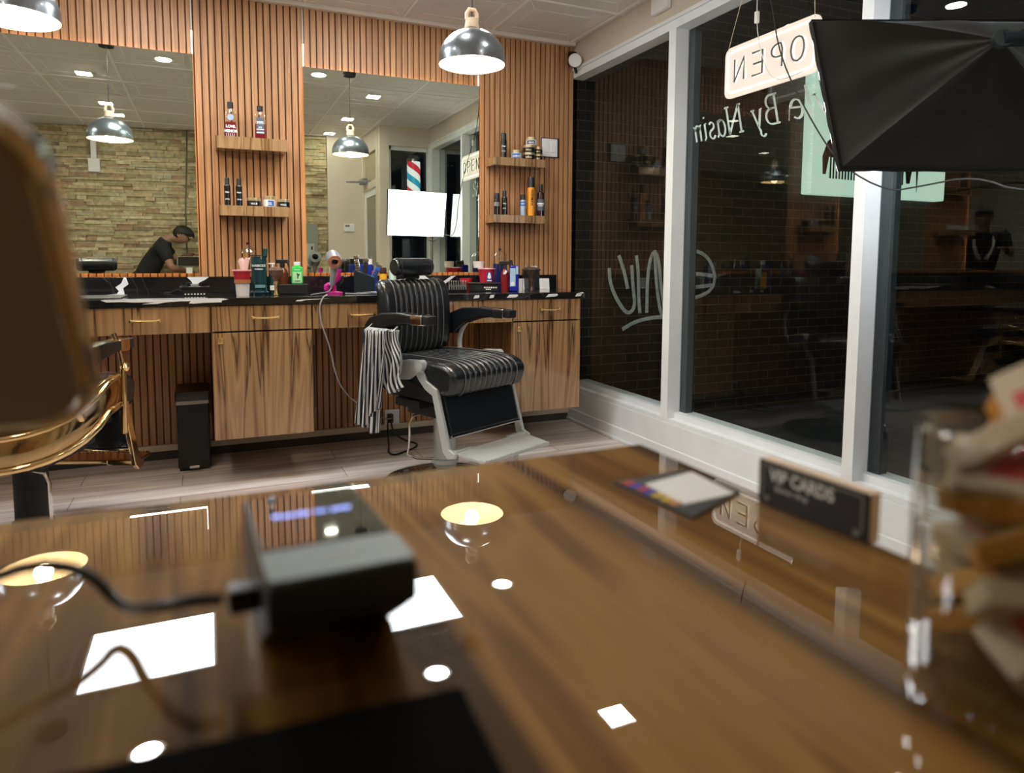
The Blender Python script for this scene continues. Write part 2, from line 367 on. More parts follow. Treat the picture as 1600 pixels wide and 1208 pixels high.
for st in strokes:
    P = [V((x, .1175, z)) for x, z in st]
    for _ in range(2):
        Q = [P[0]]
        for a, b in zip(P, P[1:]): Q += [a*.75+b*.25, a*.25+b*.75]
        Q.append(P[-1]); P = Q
    g.tube(P, .014, 8)
for v in g.bm.verts: v.co.y = .1185+(v.co.y-.1175)*.1
tag(g.build('graffiti', gr), 'white spray-painted graffiti tag on the dark brick wall outside', 'graffiti')
# light box sign with comb silhouettes on the street wall
t = thing('lightbox_sign', 'pale green backlit sign with black comb shapes outside the window', 'sign', (2.95, .08, 1.62))
MB().box((-.78, -.06, 0), (.83, .04, 1.15), .01).build('sign_face', emit('green lightbox face', (.58, .82, .66), .72), t)
g = MB()
for k in range(15): g.box((-.80, -.058, .02+k*.075), (-.779, -.04, .032+k*.075))
g.build('edge_tick', bpy.data.materials['green lightbox face'], t, False)
g = MB(); BL = BLACKM
g.prism([(-.66, .16), (-.63, .16), (-.60, .30), (.10, .26), (.30, .27), (.32, .13), (.36, .13), (.40, .32), (.30, .40), (-.2, .48), (-.50, .50), (-.62, .42), (-.67, .30)], .004, Matrix.Translation((0, -.062, 0)) @ Matrix.Rotation(pi/2, 4, 'X'))
for k in range(26): g.box((-.585+k*.034, -.066, .13-(k*.0006)), (-.571+k*.034, -.062, .32))
g.prism([(.42, .45), (.47, .45), (.455, .06)], .004, Matrix.Translation((0, -.062, 0)) @ Matrix.Rotation(pi/2, 4, 'X'))
g.build('comb_print', BL, t, False)
text_mesh('sign_text', 'W', .24, BL, FACE_NY(-.62, -.063, .72), t, align='CENTER'); text_mesh('sign_text', 'e', .12, BL, FACE_NY(-.5, -.063, .56), t)
# barber pole outside the small window
def pole_mat():
    m, n, l, b = nt('barber stripes'); tc = n.new('ShaderNodeTexCoord'); sp = n.new('ShaderNodeSeparateXYZ'); l.new(tc.outputs['Object'], sp.inputs[0])
    at = n.new('ShaderNodeMath'); at.operation = 'ARCTAN2'; l.new(sp.outputs[0], at.inputs[0]); l.new(sp.outputs[1], at.inputs[1])
    a1 = n.new('ShaderNodeMath'); a1.operation = 'MULTIPLY_ADD'; a1.inputs[1].default_value = 1/(2*pi); l.new(at.outputs[0], a1.inputs[0])
    z = n.new('ShaderNodeMath'); z.operation = 'MULTIPLY'; z.inputs[1].default_value = 3.2; l.new(sp.outputs[2], z.inputs[0]); l.new(z.outputs[0], a1.inputs[2])
    f = n.new('ShaderNodeMath'); f.operation = 'FRACT'; l.new(a1.outputs[0], f.inputs[0])
    r = n.new('ShaderNodeValToRGB'); r.color_ramp.interpolation = 'CONSTANT'; cr = r.color_ramp; cr.elements.new(.5); cr.elements.new(.75)
    for e, p, c in zip(cr.elements, (0, .25, .5, .75), ((.9, .9, .92), (.6, .03, .05), (.9, .9, .92), (.03, .30, .50))): e.position = p; e.color = (*c, 1)
    l.new(f.outputs[0], r.inputs[0]); l.new(r.outputs[0], b.inputs['Base Color']); l.new(r.outputs[0], b.inputs['Emission Color']); sset(b, Emission_Strength=.9, Roughness=.3)
    return m
t = thing('barber_pole', 'lit red, white and blue striped barber pole outside the small window', 'barber pole', (-.06, -3.62, 1.7))
MB().lathe([(0, 0), (.075, 0), (.075, .5), (0, .5)], 32).build('striped_cylinder', pole_mat(), t)
MB().lathe([(0, -.06), (.05, -.06), (.085, -.02), (.085, 0), (0, 0)], 32).build('cap', CHROME, t)
MB().lathe([(0, .5), (.085, .5), (.085, .53), (.05, .57), (0, .58)], 32).build('cap', CHROME, t)
# ================================================================== CEILING LIGHTS
t = thing('ceiling_panel_light', 'square white LED ceiling panel above the striped-towel chair', 'ceiling light', (-1.43, -.84, ZC-.012), 0, 'LED panels in the ceiling grid')
MB().box((-.25, -.23, .0), (.25, .23, .004)).build('diffuser', PANELM, t, False)
MB().box((-.265, -.245, .004), (.265, .245, .010)).build('frame', WHITEP, t, False)
dup(t, (-2.53, -.80, ZC-.012), 0, 'square white LED ceiling panel nearer the gold chair and left mirror')
for x_, y_, lb_ in ((-4.24, -.84, 'added fill light panel in the ceiling above the far left mirror'), (-5.9, -.84, 'added fill light panel in the ceiling at the far left end')): dup(t, (x_, y_, ZC-.012), 0, lb_)  # extra panels added as fill light for the room
for i, (x, y, sq, lb) in enumerate(((-.89, -1.97, 1, 'square downlight in the ceiling right of the dark pendants'), (-2.50, -1.49, 0, 'round downlight seen at the top right of the left mirror'), (-1.43, -1.45, 0, 'round downlight nearest the right mirror top'), (-3.08, -2.14, 1, 'square downlight behind the left pendant in the mirror'),
        (-3.06, -3.2, 1, 'square downlight behind the left pendant cord in the mirror'), (-3.02, -3.72, 1, 'square downlight nearest the stone wall beside the pendant neck'), (-.92, -3.0, 1, 'square downlight behind the right pendant cord in the mirror'), (-.96, -3.85, 1, 'square downlight nearest the stone wall left of right pendant'),
        (-.87, -.84, 0, 'round downlight in the ceiling above the right cabinet'), (-5.2, -1.6, 1, 'square downlight at the far left end of the shop'), (-4.3, -2.9, 1, 'square downlight far left near the stone wall'))):
    t = thing('downlight', lb, 'ceiling light', (x, y, ZC-.01), 0, 'small recessed downlights')
    if sq:
        MB().box((-.05, -.05, 0), (.05, .05, .003)).build('lens', SPOTM, t, False); MB().box((-.06, -.06, .003), (.06, .06, .009)).build('trim_ring', WHITEP, t, False)
    else:
        MB().lathe([(0, 0), (.05, 0), (.05, .003), (0, .003)], 28).build('lens', SPOTM, t, False); MB().lathe([(0, .003), (.065, .003), (.065, .009), (0, .009)], 28).build('trim_ring', WHITEP, t)
# pendants
SHADE_O = mat('charcoal shade enamel', (.22, .25, .28), .27, .8, .3)
SHADE_I = mat('cream shade inside', (.85, .75, .58), .5)
ASH = mat('pale ash wood', (.72, .56, .40), .5, var=.08, vs=40)
def pendant(loc, label):
    t = thing('pendant_lamp', label, 'pendant lamp', loc, 0, 'dome pendant lamps')
    R = .139; prof = [(R, 0), (R*.998, .02)]
    for k in range(1, 12): a = k/12*pi/2; prof.append((max(.03, R*cos(a)), .02+.125*sin(a)))
    prof.append((.028, .146)); MB().lathe(prof, 48).build('shade', SHADE_O, t)
    inn = [(R-.003, .001), (R-.004, .02)]+[(max(.027, (R-.004)*cos(k/12*pi/2)), .02+.121*sin(k/12*pi/2)) for k in range(1, 12)]+[(0, .142)]
    MB().lathe(inn, 48).build('shade_lining', SHADE_I, t)
    g = MB().lathe([(0, .146), (.029, .146), (.030, .15), (.026, .185), (0, .185)], 24)
    g.tube([(-.022, 0, .18), (-.022, 0, .205), (-.012, 0, .222), (.012, 0, .222), (.022, 0, .205), (.022, 0, .18)], .009, 8)
    g.build('wooden_neck', ASH, t)
    MB().tube([(0, 0, .175), (0, 0, ZC-loc[2]-.012)], .0028, 6).build('cord', BLACKP, t)
    MB().lathe([(0, ZC-loc[2]-.03), (.045, ZC-loc[2]-.03), (.048, ZC-loc[2]-.005), (0, ZC-loc[2]-.005)], 28).build('canopy', BLACKM, t)
    MB().lathe([(0, .040), (.016, .043), (.028, .058), (.030, .074), (.020, .096), (.014, .11), (.014, .138), (0, .138)], 24).build('bulb', emit('warm bulb glass', (1, .80, .52), 14), t)
    L = bpy.data.lights.new('bulb_light', 'POINT'); L.energy = PEND; L.color = (1, .78, .50); L.shadow_soft_size = .03
    lo = bpy.data.objects.new('bulb_light', L); COL.objects.link(lo); lo.parent = t; lo.location = (0, 0, .018)
    return t
pendant((-1.222, -1.315, 1.885), 'dark dome pendant lamp hanging in front of the right mirror')
pendant((-2.824, -1.244, 1.873), 'dark dome pendant lamp at the top left, only its rim showing')
# ================================================================== MIRRORS
def mirror(x0, x1, label):
    t = thing('wall_mirror', label, 'mirror', ((x0+x1)/2, 0, 1.0055), 0, 'backlit wall mirrors')
    w2 = (x1-x0)/2; H = 1.149
    MB().box((-w2, -.0045, 0), (w2, -.0005-.0, H)).build('mirror_glass', MIRROR, t, False).location = (0, -.009, 0)
    MB().box((-w2+.03, -.009, .03), (w2-.03, -.001, H-.03)).build('backing', BLACKM, t, False)
    g = MB()
    for s in (-1, 1): g.box((s*(w2-.02)-.004, -.008, .02), (s*(w2-.02)+.004, -.004, H-.02))
    g.box((-w2+.02, -.008, .012), (w2-.02, -.004, .02)); g.box((-w2+.02, -.008, H-.02), (w2-.02, -.004, H-.012))
    g.build('led_strip', LEDW, t, False)
    return t
mirror(-1.7338, -.6773, 'large rectangular wall mirror behind the striped-towel chair')
mirror(-3.352, -2.2968, 'large rectangular wall mirror above the left drawers, showing a bending person')
mirror(-4.97, -3.915, 'far left wall mirror seen only as a window reflection')
for i, x in enumerate((-2.2968+.0, -1.7338, -.6773-.0, -3.352, -3.915)):
    br = (.006 if i != 2 else .004)
    t = thing('light_seam', ('narrow white lit seam in the slats at the %s' % ('right corner of the left mirror', 'left corner of the right mirror', 'right corner of the right mirror', 'far left mirror edge', 'far left slat bay')[i]), 'wall light', (x+(.004 if x in (-1.7338,) else -.0), -.002, 2.16), 0, 'lit seams above the mirrors')
    MB().box((-br/2, -.003, .0), (br/2, 0, .12 if i != 2 else .06)).build('lit_strip', LEDWHITE, t, False)
    MB().box((-.0025, -.002, .125), (.0025, 0, .31)).build('seam_profile', mat('seam profile', (.6, .6, .5), .4), t, False)
# ================================================================== COUNTER + CABINETS
def marble():
    m, n, l, b = nt('black marble'); tc = n.new('ShaderNodeTexCoord')
    no = n.new('ShaderNodeTexNoise'); no.inputs['Scale'].default_value = 2.2; no.inputs['Detail'].default_value = 8; no.inputs['Distortion'].default_value = 1.0; l.new(tc.outputs['Object'], no.inputs['Vector'])
    r = n.new('ShaderNodeValToRGB'); cr = r.color_ramp; cr.elements.new(.5); cr.elements.new(.52)
    for e, p, c in zip(cr.elements, (.0, .499, .503, .507), (.008, .008, .05, .008)): e.position = p; e.color = (c, c, c*1.1, 1)
    l.new(no.outputs[0], r.inputs[0]); l.new(r.outputs[0], b.inputs['Base Color']); sset(b, Roughness=.12, Coat_Weight=.5); return m
MARB = marble(); VEIN = mat('white marble vein', (.70, .72, .74), .2)
t = thing('countertop', 'long black marble worktop with white veins under the mirrors', 'countertop', (0, 0, .866))
g = MB(); g.prism([(-6.6, -.61), (-.252, -.61), (-.13, -.013), (-6.6, -.013)], .034, bev=.002); g.build('worktop', MARB, t)
MB().box((-6.6, -.03, .034), (-.131, -.012, .121), .002).build('backsplash', MARB, t)
g = MB()
def vein(poly, face):
    if face == 'top': g.prism(poly, .0012, Matrix.Translation((0, 0, .0338)))
    elif face == 'front': g.prism([(x, z-.866) for x, z in poly], .0012, Matrix.Translation((0, -.6095, 0)) @ Matrix.Rotation(pi/2, 4, 'X'))
    else: g.prism([(x, z-.866) for x, z in poly], .0012, Matrix.Translation((0, -.0298, 0)) @ Matrix.Rotation(pi/2, 4, 'X'))
vein([(-2.69, .898), (-2.20, .899), (-2.17, .894), (-2.2, .888), (-2.20, .880), (-2.28, .879), (-2.32, .876), (-2.34, .878), (-2.33, .888), (-2.38, .888), (-2.44, .884), (-2.47, .878), (-2.53, .878), (-2.48, .886), (-2.56, .886), (-2.60, .889), (-2.67, .889)], 'front')
vein([(-2.68, -.608), (-2.26, -.608), (-2.30, -.56), (-2.36, -.585), (-2.5, -.57), (-2.62, -.59)], 'top')
vein([(-2.69, .90), (-2.655, .90), (-2.66, .93), (-2.635, .95), (-2.645, .985), (-2.655, .986), (-2.668, .955), (-2.695, .935), (-2.68, .915)], 'back')
vein([(-2.66, -.031), (-2.69, -.031), (-2.74, -.20), (-2.71, -.20)], 'top')
vein([(-2.36, .986), (-2.25, .986), (-2.27, .97), (-2.30, .955), (-2.31, .94), (-2.33, .945), (-2.34, .965)], 'back')
vein([(-1.87, .878), (-1.86, .884), (-1.82, .887), (-1.70, .889), (-1.82, .883), (-1.84, .878)], 'front')
for x, s in ((-.93, .5), (-.84, .4), (-.72, 1.0), (-.475, 1.1), (-.30, .6), (-3.3, 2), (-3.9, 1.5)):
    vein([(x-.03*s, .874), (x+.028*s, .876), (x+.042*s, .884), (x+.036*s, .892), (x-.012*s, .891), (x-.02*s, .882)], 'front')
vein([(-.99, .905), (-.95, .93), (-.87, .982), (-.84, .985), (-.86, .97), (-.93, .92), (-.97, .9)], 'back')
vein([(-1.16, .986), (-1.04, .986), (-.99, .95), (-.98, .91), (-1.02, .93), (-1.08, .97)], 'back')
vein([(-.285, .886), (-.262, .893), (-.268, .899), (-.285, .897), (-.30, .893)], 'front')
g.build('white_vein', VEIN, t, False)
def pull(t, x, y, z, w=.118):
    g = MB(); g.box((x-w/2-.006, y-.026, z-.009), (x-w/2+.008, y, z+.007), .003); g.box((x+w/2-.008, y-.026, z-.009), (x+w/2+.006, y, z+.007), .003)
    g.tube([(x-w/2, y-.024, z), (x-w/4, y-.026, z-.002), (x, y-.027, z-.003), (x+w/4, y-.026, z-.002), (x+w/2, y-.024, z)], [.0035, .005, .0055, .005, .0035], 8)
    return g.build('bar_handle', BRASS, t)
def base_cab(x0, x1, label, knob=True):
    t = thing('base_cabinet', label, 'cabinet', (x0, -.6, 0), 0, 'zebrano base cabinets')
    W = x1-x0
    MB().box((0, .018, .221), (.014, .585, .864)).box((W-.014, .018, .221), (W, .585, .864)).box((0.014, .018, .221), (W-.014, .585, .235)).box((.014, .57, .235), (W-.014, .585, .864)).build('carcass', ZEB, t, False)
    d = MB().box((.004, 0, .742), (W-.004, .0175, .861), .0012).build('drawer_front', ZEB, t, False); pull(d, W*.5+.01, 0, .806)
    d = MB().box((.004, 0, .224), (W-.004, .0175, .7345), .0012).build('door', ZEB, t, False)
    MB().box((.022, -.018, .683), (.05, 0, .713), .005).build('square_knob', BRASS, d)
    return t
base_cab(-2.248, -1.79, 'striped zebrano base cabinet left of the chair, with drawer and door')
base_cab(-.706, -.272, 'striped zebrano base cabinet at the window end of the counter')
base_cab(-3.95, -3.45, 'striped zebrano base cabinet further left, hidden behind the tablet back')
def drawer_box(x0, x1, hx, label):
    t = thing('drawer_cabinet', label, 'drawer', (x0, -.6, .739), 0, 'drawers hung under the worktop')
    W = x1-x0
    MB().box((.0, .018, .003), (W, .56, .125)).build('drawer_box', ZEB, t, False)
    d = MB().box((.001, 0, .0), (W-.001, .0175, .123), .0012).build('drawer_front', ZEB, t, False); pull(d, hx-x0, 0, .066)
    return t
drawer_box(-3.448, -2.25, -2.519, 'wide zebrano drawer over the open bay with the waste bin')
drawer_box(-1.788, -.708, -1.545, 'wide zebrano drawer directly behind the striped-towel chair')
drawer_box(-5.2, -3.952, -4.5, 'wide zebrano drawer at the far left of the counter')
# black slot beside cabinet (cable pipe)
tag(MB().box((-1.783, -.585, .34), (-1.777, -.57, .66), .002).build('rubber_edge_strip', BLACKP), 'thin black strip on the right side of the left base cabinet', 'edge strip')
# ================================================================== SHELVES
def shelf(x0, x1, z0, z1, depth, label):
    t = thing('wall_shelf', label, 'shelf', (x0, 0, z0), 0, 'floating zebrano shelves')
    MB().box((0, -depth, 0), (x1-x0, -.001, z1-z0), .0015).build('shelf_board', wood('shelf laminate', [(.3, (.06, .03, .015)), (.42, (.2, .12, .065)), (.55, (.33, .22, .13)), (.7, (.26, .17, .10))], 'Z', 14, 3, .3, .3) if False else ZEB, t, False)
    return t
shelf(-2.198, -1.842, 1.658, 1.722, .15, 'upper floating wood shelf between the two mirrors')
shelf(-2.193, -1.842, 1.310, 1.364, .15, 'lower floating wood shelf between the two mirrors')
shelf(-.628, -.272, 1.665, 1.715, .13, 'upper floating wood shelf right of the right mirror')
shelf(-.628, -.27, 1.314, 1.363, .13, 'lower floating wood shelf right of the right mirror')
shelf(-3.82, -3.46, 1.658, 1.722, .15, 'upper shelf in the far left slat bay, seen only reflected')
shelf(-3.82, -3.46, 1.310, 1.364, .15, 'lower shelf in the far left slat bay, seen only reflected')
# ================================================================== BOTTLES, JARS ...
def M_(n, c, r=.35, **k): return mat(n, c, r, **k)
LBW = M_('label white', (.75, .76, .76), .5); LBB = M_('label blue', (.03, .14, .42), .5); LBG = M_('label slate', (.08, .11, .14), .5); REDL = M_('dark red liquid', (.16, .012, .015), .12, coat=.6)
AMBER = M_('amber plastic', (.10, .025, .008), .2, coat=.4); GOLDL = M_('champagne lid', (.62, .50, .30), .3, metal=.7)
def body(g, r, prof): return g.lathe([(r*a, z) for a, z in prof], 24)
def label_wrap(t, r, z0, z1, m, a0=-150, a1=-30, name='label'):
    g = MB(); n = 10
    g.grid(lambda u, v: V(((r+.0006)*cos(rad(a0+(a1-a0)*u)), (r+.0006)*sin(rad(a0+(a1-a0)*u)), z0+(z1-z0)*v)), n, 1)
    return g.build(name, m, t)
def curved_text(t, body_, size, m, r, z, name='label_text', ang=-90, bold=0, sx=1, rot=0):
    o = text_mesh(name, body_, size, m, Matrix.Rotation(rot, 4, 'Z'), t, ext=.0, bold=bold, sx=sx, res=2)
    for v in o.data.vertices:
        a = rad(ang)+v.co.x/r; rr = r+.0012; z_ = z+v.co.y; v.co = V((rr*cos(a), rr*sin(a), z_))
    return o
def facing(x, y): return math.atan2(-4.017-y, -2.2547-x)+pi/2      # angle so that local -Y looks to the shop side
# --- left upper shelf: two square glass bottles with red tonic
def tonic(x, y, z, label, kind, h=.187):
    t = thing('tonic_bottle', label, 'bottle', (x, y, z), facing(x, y))
    w_ = .028
    MB().box((-w_, -w_*.8, 0), (w_, w_*.8, .082), .006).build('red_tonic', REDL, t)
    MB().box((-w_-.001, -w_*.8-.001, .0825), (w_+.001, w_*.8+.001, .135), .01).lathe([(.018, .13), (.013, .145), (.013, .158)], 16).build('glass_shoulder', CLEAR, t)
    MB().lathe([(0, .155), (.0155, .155), (.0155, h), (0, h)], 20).build('cap', BLACKP, t)
    if kind == 0:
        MB().lathe([(0, 0), (.016, 0), (.016, .001), (0, .001)], 20, Matrix.Translation((0, -.0245, .106)) @ Matrix.Rotation(pi/2, 4, 'X')).build('round_emblem', M_('pale blue print', (.35, .45, .6)), t)
        for k, (s, z_) in enumerate((('LOVE.', .052), ('MEMOR', .028))): text_mesh('label_text', s, .0195, LBW, FACE_NY(0, -.0236, z_), t, bold=.0009, sx=.95)
        g = MB()
        for k in range(5): g.box((-.022+k*.009, -.0240, .004), (-.020+k*.009, -.0236, .022))
        g.build('drip_print', LBW, t, False)
    else:
        MB().box((-.019, -.0245, .03), (.019, -.0234, .115)).build('label', LBG, t, False)
        for s, z_ in (('BARBER', .088), ('N°3', .06)): text_mesh('label_text', s, .012, LBW, FACE_NY(0, -.0250, z_), t, bold=.0006, sx=.8)
        MB().box((-.019, -.0252, .034), (.019, -.0246, .040)).box((-.019, -.0252, .052), (.019, -.0246, .056)).box((-.019, -.0252, .083), (.019, -.0246, .0848)).build('label_stripe', LBW, t, False)
    return t
tonic(-2.120, -.08, 1.722, 'red tonic bottle with a black cap and bold white lettering', 0)
tonic(-1.972, -.08, 1.722, 'red tonic bottle with a dark label, right one on its shelf', 1, .18)
def spraycan(x, y, z, h, r, label, bm_, cm, tx='', name='spray_bottle', cat='bottle', txm=None, grp=None, band=None, capr=.8, vert=False):
    t = thing(name, label, cat, (x, y, z), facing(x, y), grp)
    hb = h*.74
    MB().lathe([(0, 0), (r, 0), (r, hb*.94), (r*.8, hb), (0, hb)], 24).build('bottle_body', bm_, t)
    MB().lathe([(r*capr, hb), (r*capr, h*.97), (r*capr*.85, h), (0, h)], 20).build('cap', cm, t)
    if band: label_wrap(t, r, hb*band[0], hb*band[1], band[2])
    if tx:
        for s, zf, sz in tx:
            curved_text(t, s, sz, txm or LBW, r, hb*zf, bold=.0003)
    return t
BK = M_('glossy black bottle', (.008, .008, .01), .15, coat=.4)
t = spraycan(-2.147, -.08, 1.364, .15, .0165, 'slim black bottle at the left end of the lower left shelf', BK, BLACKP, [('Hair', .62, .013), ('STYLE', .3, .008)], grp='slim black bottles on the lower left shelf', capr=.72)
dup(t, (-2.088, -.08, 1.364), None, 'second slim black bottle from the left on the lower left shelf')
def jar(x, y, z, r, h, label, bm_, lm, tx='', txm=None, grp=None, band=None):
    t = thing('hair_product_jar', label, 'jar', (x, y, z), facing(x, y), grp)
    MB().lathe([(0, 0), (r*.96, 0), (r, .003), (r, h*.62), (r*.92, h*.68), (0, h*.68)], 28).build('jar_body', bm_, t)
    MB().lathe([(r*.94, h*.66), (r*.97, h*.7), (r*.97, h*.97), (r*.9, h), (0, h)], 28).build('lid', lm, t)
    if band: label_wrap(t, r, h*.08, h*.58, band[0], band[1], band[2])
    if tx: curved_text(t, tx, h*.30, txm or LBW, r, h*.2, bold=.0004)
    return t
JB = M_('black glass jar', (.01, .012, .01), .12, coat=.5); JW = M_('white jar', (.72, .72, .70), .35)
jar(-2.014, -.085, 1.364, .0375, .047, 'black pomade jar with gold lid beside the slim bottles', JB, GOLDL, 'WAX')
jar(-1.936, -.085, 1.364, .032, .060, 'white jar with blue label between two black jars', JW, GOLDL, 'GEL', LBW, None, (LBB, -100, -40))
jar(-1.862, -.085, 1.364, .034, .046, 'black pomade jar with gold lid at the right shelf end', JB, GOLDL, 'WAX')
# --- right upper shelf
spraycan(-.534, -.07, 1.715, .155, .020, 'black pump bottle at the left of the upper right shelf', BK, BLACKP, [('Hair', .6, .014), ('STYLE', .35, .008)], capr=.85)
jar(-.447, -.07, 1.715, .033, .056, 'white and blue jar standing alone on the upper right shelf', M_('pale blue jar', (.45, .60, .72), .3), GOLDL, 'SHINE', LBW, None, (LBB, -140, -50))
j = 'black jars stacked on the upper right shelf'
jar(-.362, -.075, 1.715, .040, .045, 'lower black jar of the left stack under the white jar', JB, GOLDL, 'HOLD', GOLDL, j)
jar(-.362, -.075, 1.7605, .040, .045, 'upper black jar of the left stack, topped by the white jar', JB, GOLDL, 'HOLD', GOLDL, j)
jar(-.345, -.075, 1.806, .035, .050, 'white jar with dark label on top of the stacked black jars', JW, GOLDL, 'HAIR', LBW, None, (LBG, -140, -50))
jar(-.291, -.06, 1.715, .030, .043, 'lower black jar of the short stack by the light switch', JB, GOLDL, 'WAX', GOLDL, j)
jar(-.291, -.06, 1.7585, .030, .043, 'upper black jar of the short stack by the light switch', JB, GOLDL, 'WAX', GOLDL, j)
# --- right lower shelf
t = spraycan(-.580, -.07, 1.363, .135, .019, 'round-topped black bottle at the left end of the lower right shelf', BK, BLACKP, band=(.55, .8, STEELG), capr=1.0)
spraycan(-.527, -.07, 1.363, .155, .0185, 'black bottle with silver print beside the round-topped bottle', BK, BLACKP, [('Sea', .6, .013), ('SALT', .35, .009)], capr=.7)
spraycan(-.399, -.07, 1.363, .135, .0205, 'silver-blue spray can with black cap left of the orange can', M_('silver blue can', (.36, .45, .56), .3, metal=.5), BLACKP, [('BED', .72, .012)], band=(.62, .9, LBB), capr=.85)
t = spraycan(-.345, -.075, 1.363, .245, .024, 'tall orange hairspray can with a black domed cap', M_('orange can', (.78, .30, .012), .3, coat=.3), BLACKP, capr=.9)
for c in list(bpy.data.objects):
    if c.parent == t and c.name.startswith('cap'): pass
o = text_mesh('label_text', 'NISHMAN', .022, BLACKM, Matrix.Rotation(-pi/2, 4, 'Z'), t, ext=0, bold=.0008, res=2)
for v in o.data.vertices:
    a = rad(-90)+(v.co.x)/.024; v.co = V((.0252*cos(a), .0252*sin(a), .115+v.co.y))
spraycan(-.276, -.075, 1.363, .205, .024, 'dark bottle with silver label right of the orange can', M_('wine black bottle', (.02, .006, .01), .15, coat=.4), BLACKP, [('BARBER', .42, .010)], band=(.25, .72, LBG), capr=.55)
label_wrap(bpy.data.objects[[o.name for o in bpy.data.objects if o.get('label') == 'dark bottle with silver label right of the orange can'][0]], .0245, .075, .085, LBW)
# jars on the far left shelf
for k in range(3): jar(-3.75+k*.09, -.08, 1.364, .034, .05, 'pale jar number on the far left lower shelf, %s' % ('left one', 'middle one', 'right one')[k], JW, GOLDL, '', None, 'pale jars on the far left shelf').__setitem__('label', 'pale jar on the far left lower shelf, %s of three' % ('leftmost', 'middle', 'rightmost')[k])
spraycan(-3.72, -.08, 1.722, .18, .024, 'dark bottle alone on the far left upper shelf', BK, BLACKP)
# light switch
t = thing('light_switch', 'white double light switch plate in a black surround on the slats', 'light switch', (-.178, 0, 1.815))
MB().box((-.064, -.012, -.062), (.064, -.001, .062), .003).build('surround', BLACKP, t)
MB().box((-.062, -.016, -.058), (.052, -.012, .056), .003).build('face_plate', WHITEP, t)
for s in (-.032, .022): MB().box((s-.018, -.020, -.032), (s+.018, -.015, .032), .003).build('rocker', WHITEP, t)
t = thing('wall_outlet', 'white wall outlet with a black plug under the counter', 'outlet', (-1.247, 0, .125))
MB().box((-.045, -.018, -.045), (.045, -.001, .045), .003).build('outlet_plate', WHITEP, t)
MB().box((-.035, -.05, -.03), (.0, -.017, .025), .006).build('plug', BLACKP, t)
# security camera in corner
t = thing('security_camera', 'small round white security camera in the top corner by the window', 'security camera', (-.05, -.10, 2.36))
MB().lathe([(0, 0), (.030, 0), (.040, .006), (.043, .016), (.040, .024), (0, .026)], 28, Matrix.Rotation(rad(60), 4, 'Z') @ Matrix.Rotation(rad(78), 4, 'Y') @ Matrix.Rotation(pi, 4, 'X')).build('camera_head', WHITEP, t)
MB().tube([(.0, .02, .0), (.03, .05, -.03), (.045, .06, -.06)], .010).box((-.005, .055, -.012), (.045, .09, .075), .006).build('bracket', BLACKP, t)
# ---- counter items
CZ = .9003
def tub(x, y, z, r0, r1, h, label, name, cat, m, lid=None, grp=None, lidh=.006):
    t = thing(name, label, cat, (x, y, z), facing(x, y), grp)
    MB().lathe([(0, 0), (r0, 0), (r1, h), (r1-.002, h), (r0-.002, .003), (0, .003)], 28).build('tub_body', m, t)
    if lid: MB().lathe([(0, h), (r1+.004, h), (r1+.004, h+lidh), (0, h+lidh)], 28).build('lid', lid, t)
    return t
t = thing('wire_basket', 'small black basket holding clipper guards on the left worktop', 'basket', (-2.318, -.33, CZ), facing(-2.3, -.35))
g = MB()
def rect_loop(w, d, z): return [(-w, -d, z), (w, -d, z), (w, d, z), (-w, d, z), (-w, -d, z)]
g.box((-.052, -.04, 0), (.052, .04, .003)).box((-.058, -.046, .0), (.058, -.043, .042)).box((-.058, .043, .0), (.058, .046, .042)).box((-.058, -.046, 0), (-.055, .046, .042)).box((.055, -.046, 0), (.058, .046, .042)).box((-.068, -.055, .040), (.068, -.045, .045)).box((-.068, .045, .040), (.068, .055, .045)).box((-.068, -.05, .04), (-.056, .05, .045)).box((.056, -.05, .04), (.068, .05, .045))
g.build('basket_body', BLACKP, t, False)
g = MB()
for k in range(7): g.box((-.045+k*.014, -.0475, .006), (-.038+k*.014, -.046, .012))
g.build('slot', LBW, t, False)
tag(MB().box((-2.345, -.35, .925), (-2.29, -.30, .945), .004).box((-2.335, -.34, .945), (-2.30, -.315, .958), .004).build('clipper_guard', STEELG), 'grey clipper guard lying in the small black basket', 'clipper guard')
tub(-2.099, -.42, CZ, .030, .034, .062, 'translucent white plastic cup under the red tub', 'plastic_cup', 'cup', M_('milky plastic', (.62, .58, .58), .3), M_('brown rim', (.35, .13, .05), .4), lidh=.018)
tub(-2.100, -.42, CZ+.0805, .036, .042, .042, 'red plastic tub with pink lid stacked on the white cup', 'plastic_tub', 'tub', M_('red plastic', (.38, .012, .022), .3), M_('pink lid', (.75, .35, .38), .4))
g = MB(); g.grid(lambda u, v: V((-2.085+(.006+.018*v)*cos(2*pi*u)*(1+.25*sin(u*31)), -.355+(.006+.014*v)*sin(2*pi*u), .99+.09*v+.010*sin(u*25)*v)), 40, 5)
tag(g.build('tissue', M_('pink tissue', (.75, .55, .52), .8)), 'crumpled pale tissue standing behind the red tub', 'tissue')
TEAL = M_('dark teal liquid', (.006, .035, .045), .1, coat=.6)
t = thing('disinfectant_jar', 'tall dark teal disinfectant jar with a glass lid, left of the brush', 'jar', (-2.012, -.29, CZ), facing(-2, -.3))
MB().lathe([(0, 0), (.046, 0), (.05, .01), (.040, .02), (.040, .17), (.038, .195), (0, .195)], 28).build('jar_body', TEAL, t)
MB().lathe([(.040, .196), (.030, .215), (.010, .228), (.008, .236), (0, .237)], 24, Matrix.Translation((-.028, 0, .02)) @ Matrix.Rotation(rad(-6), 4, 'Y')).build('glass_lid', CLEAR, t)
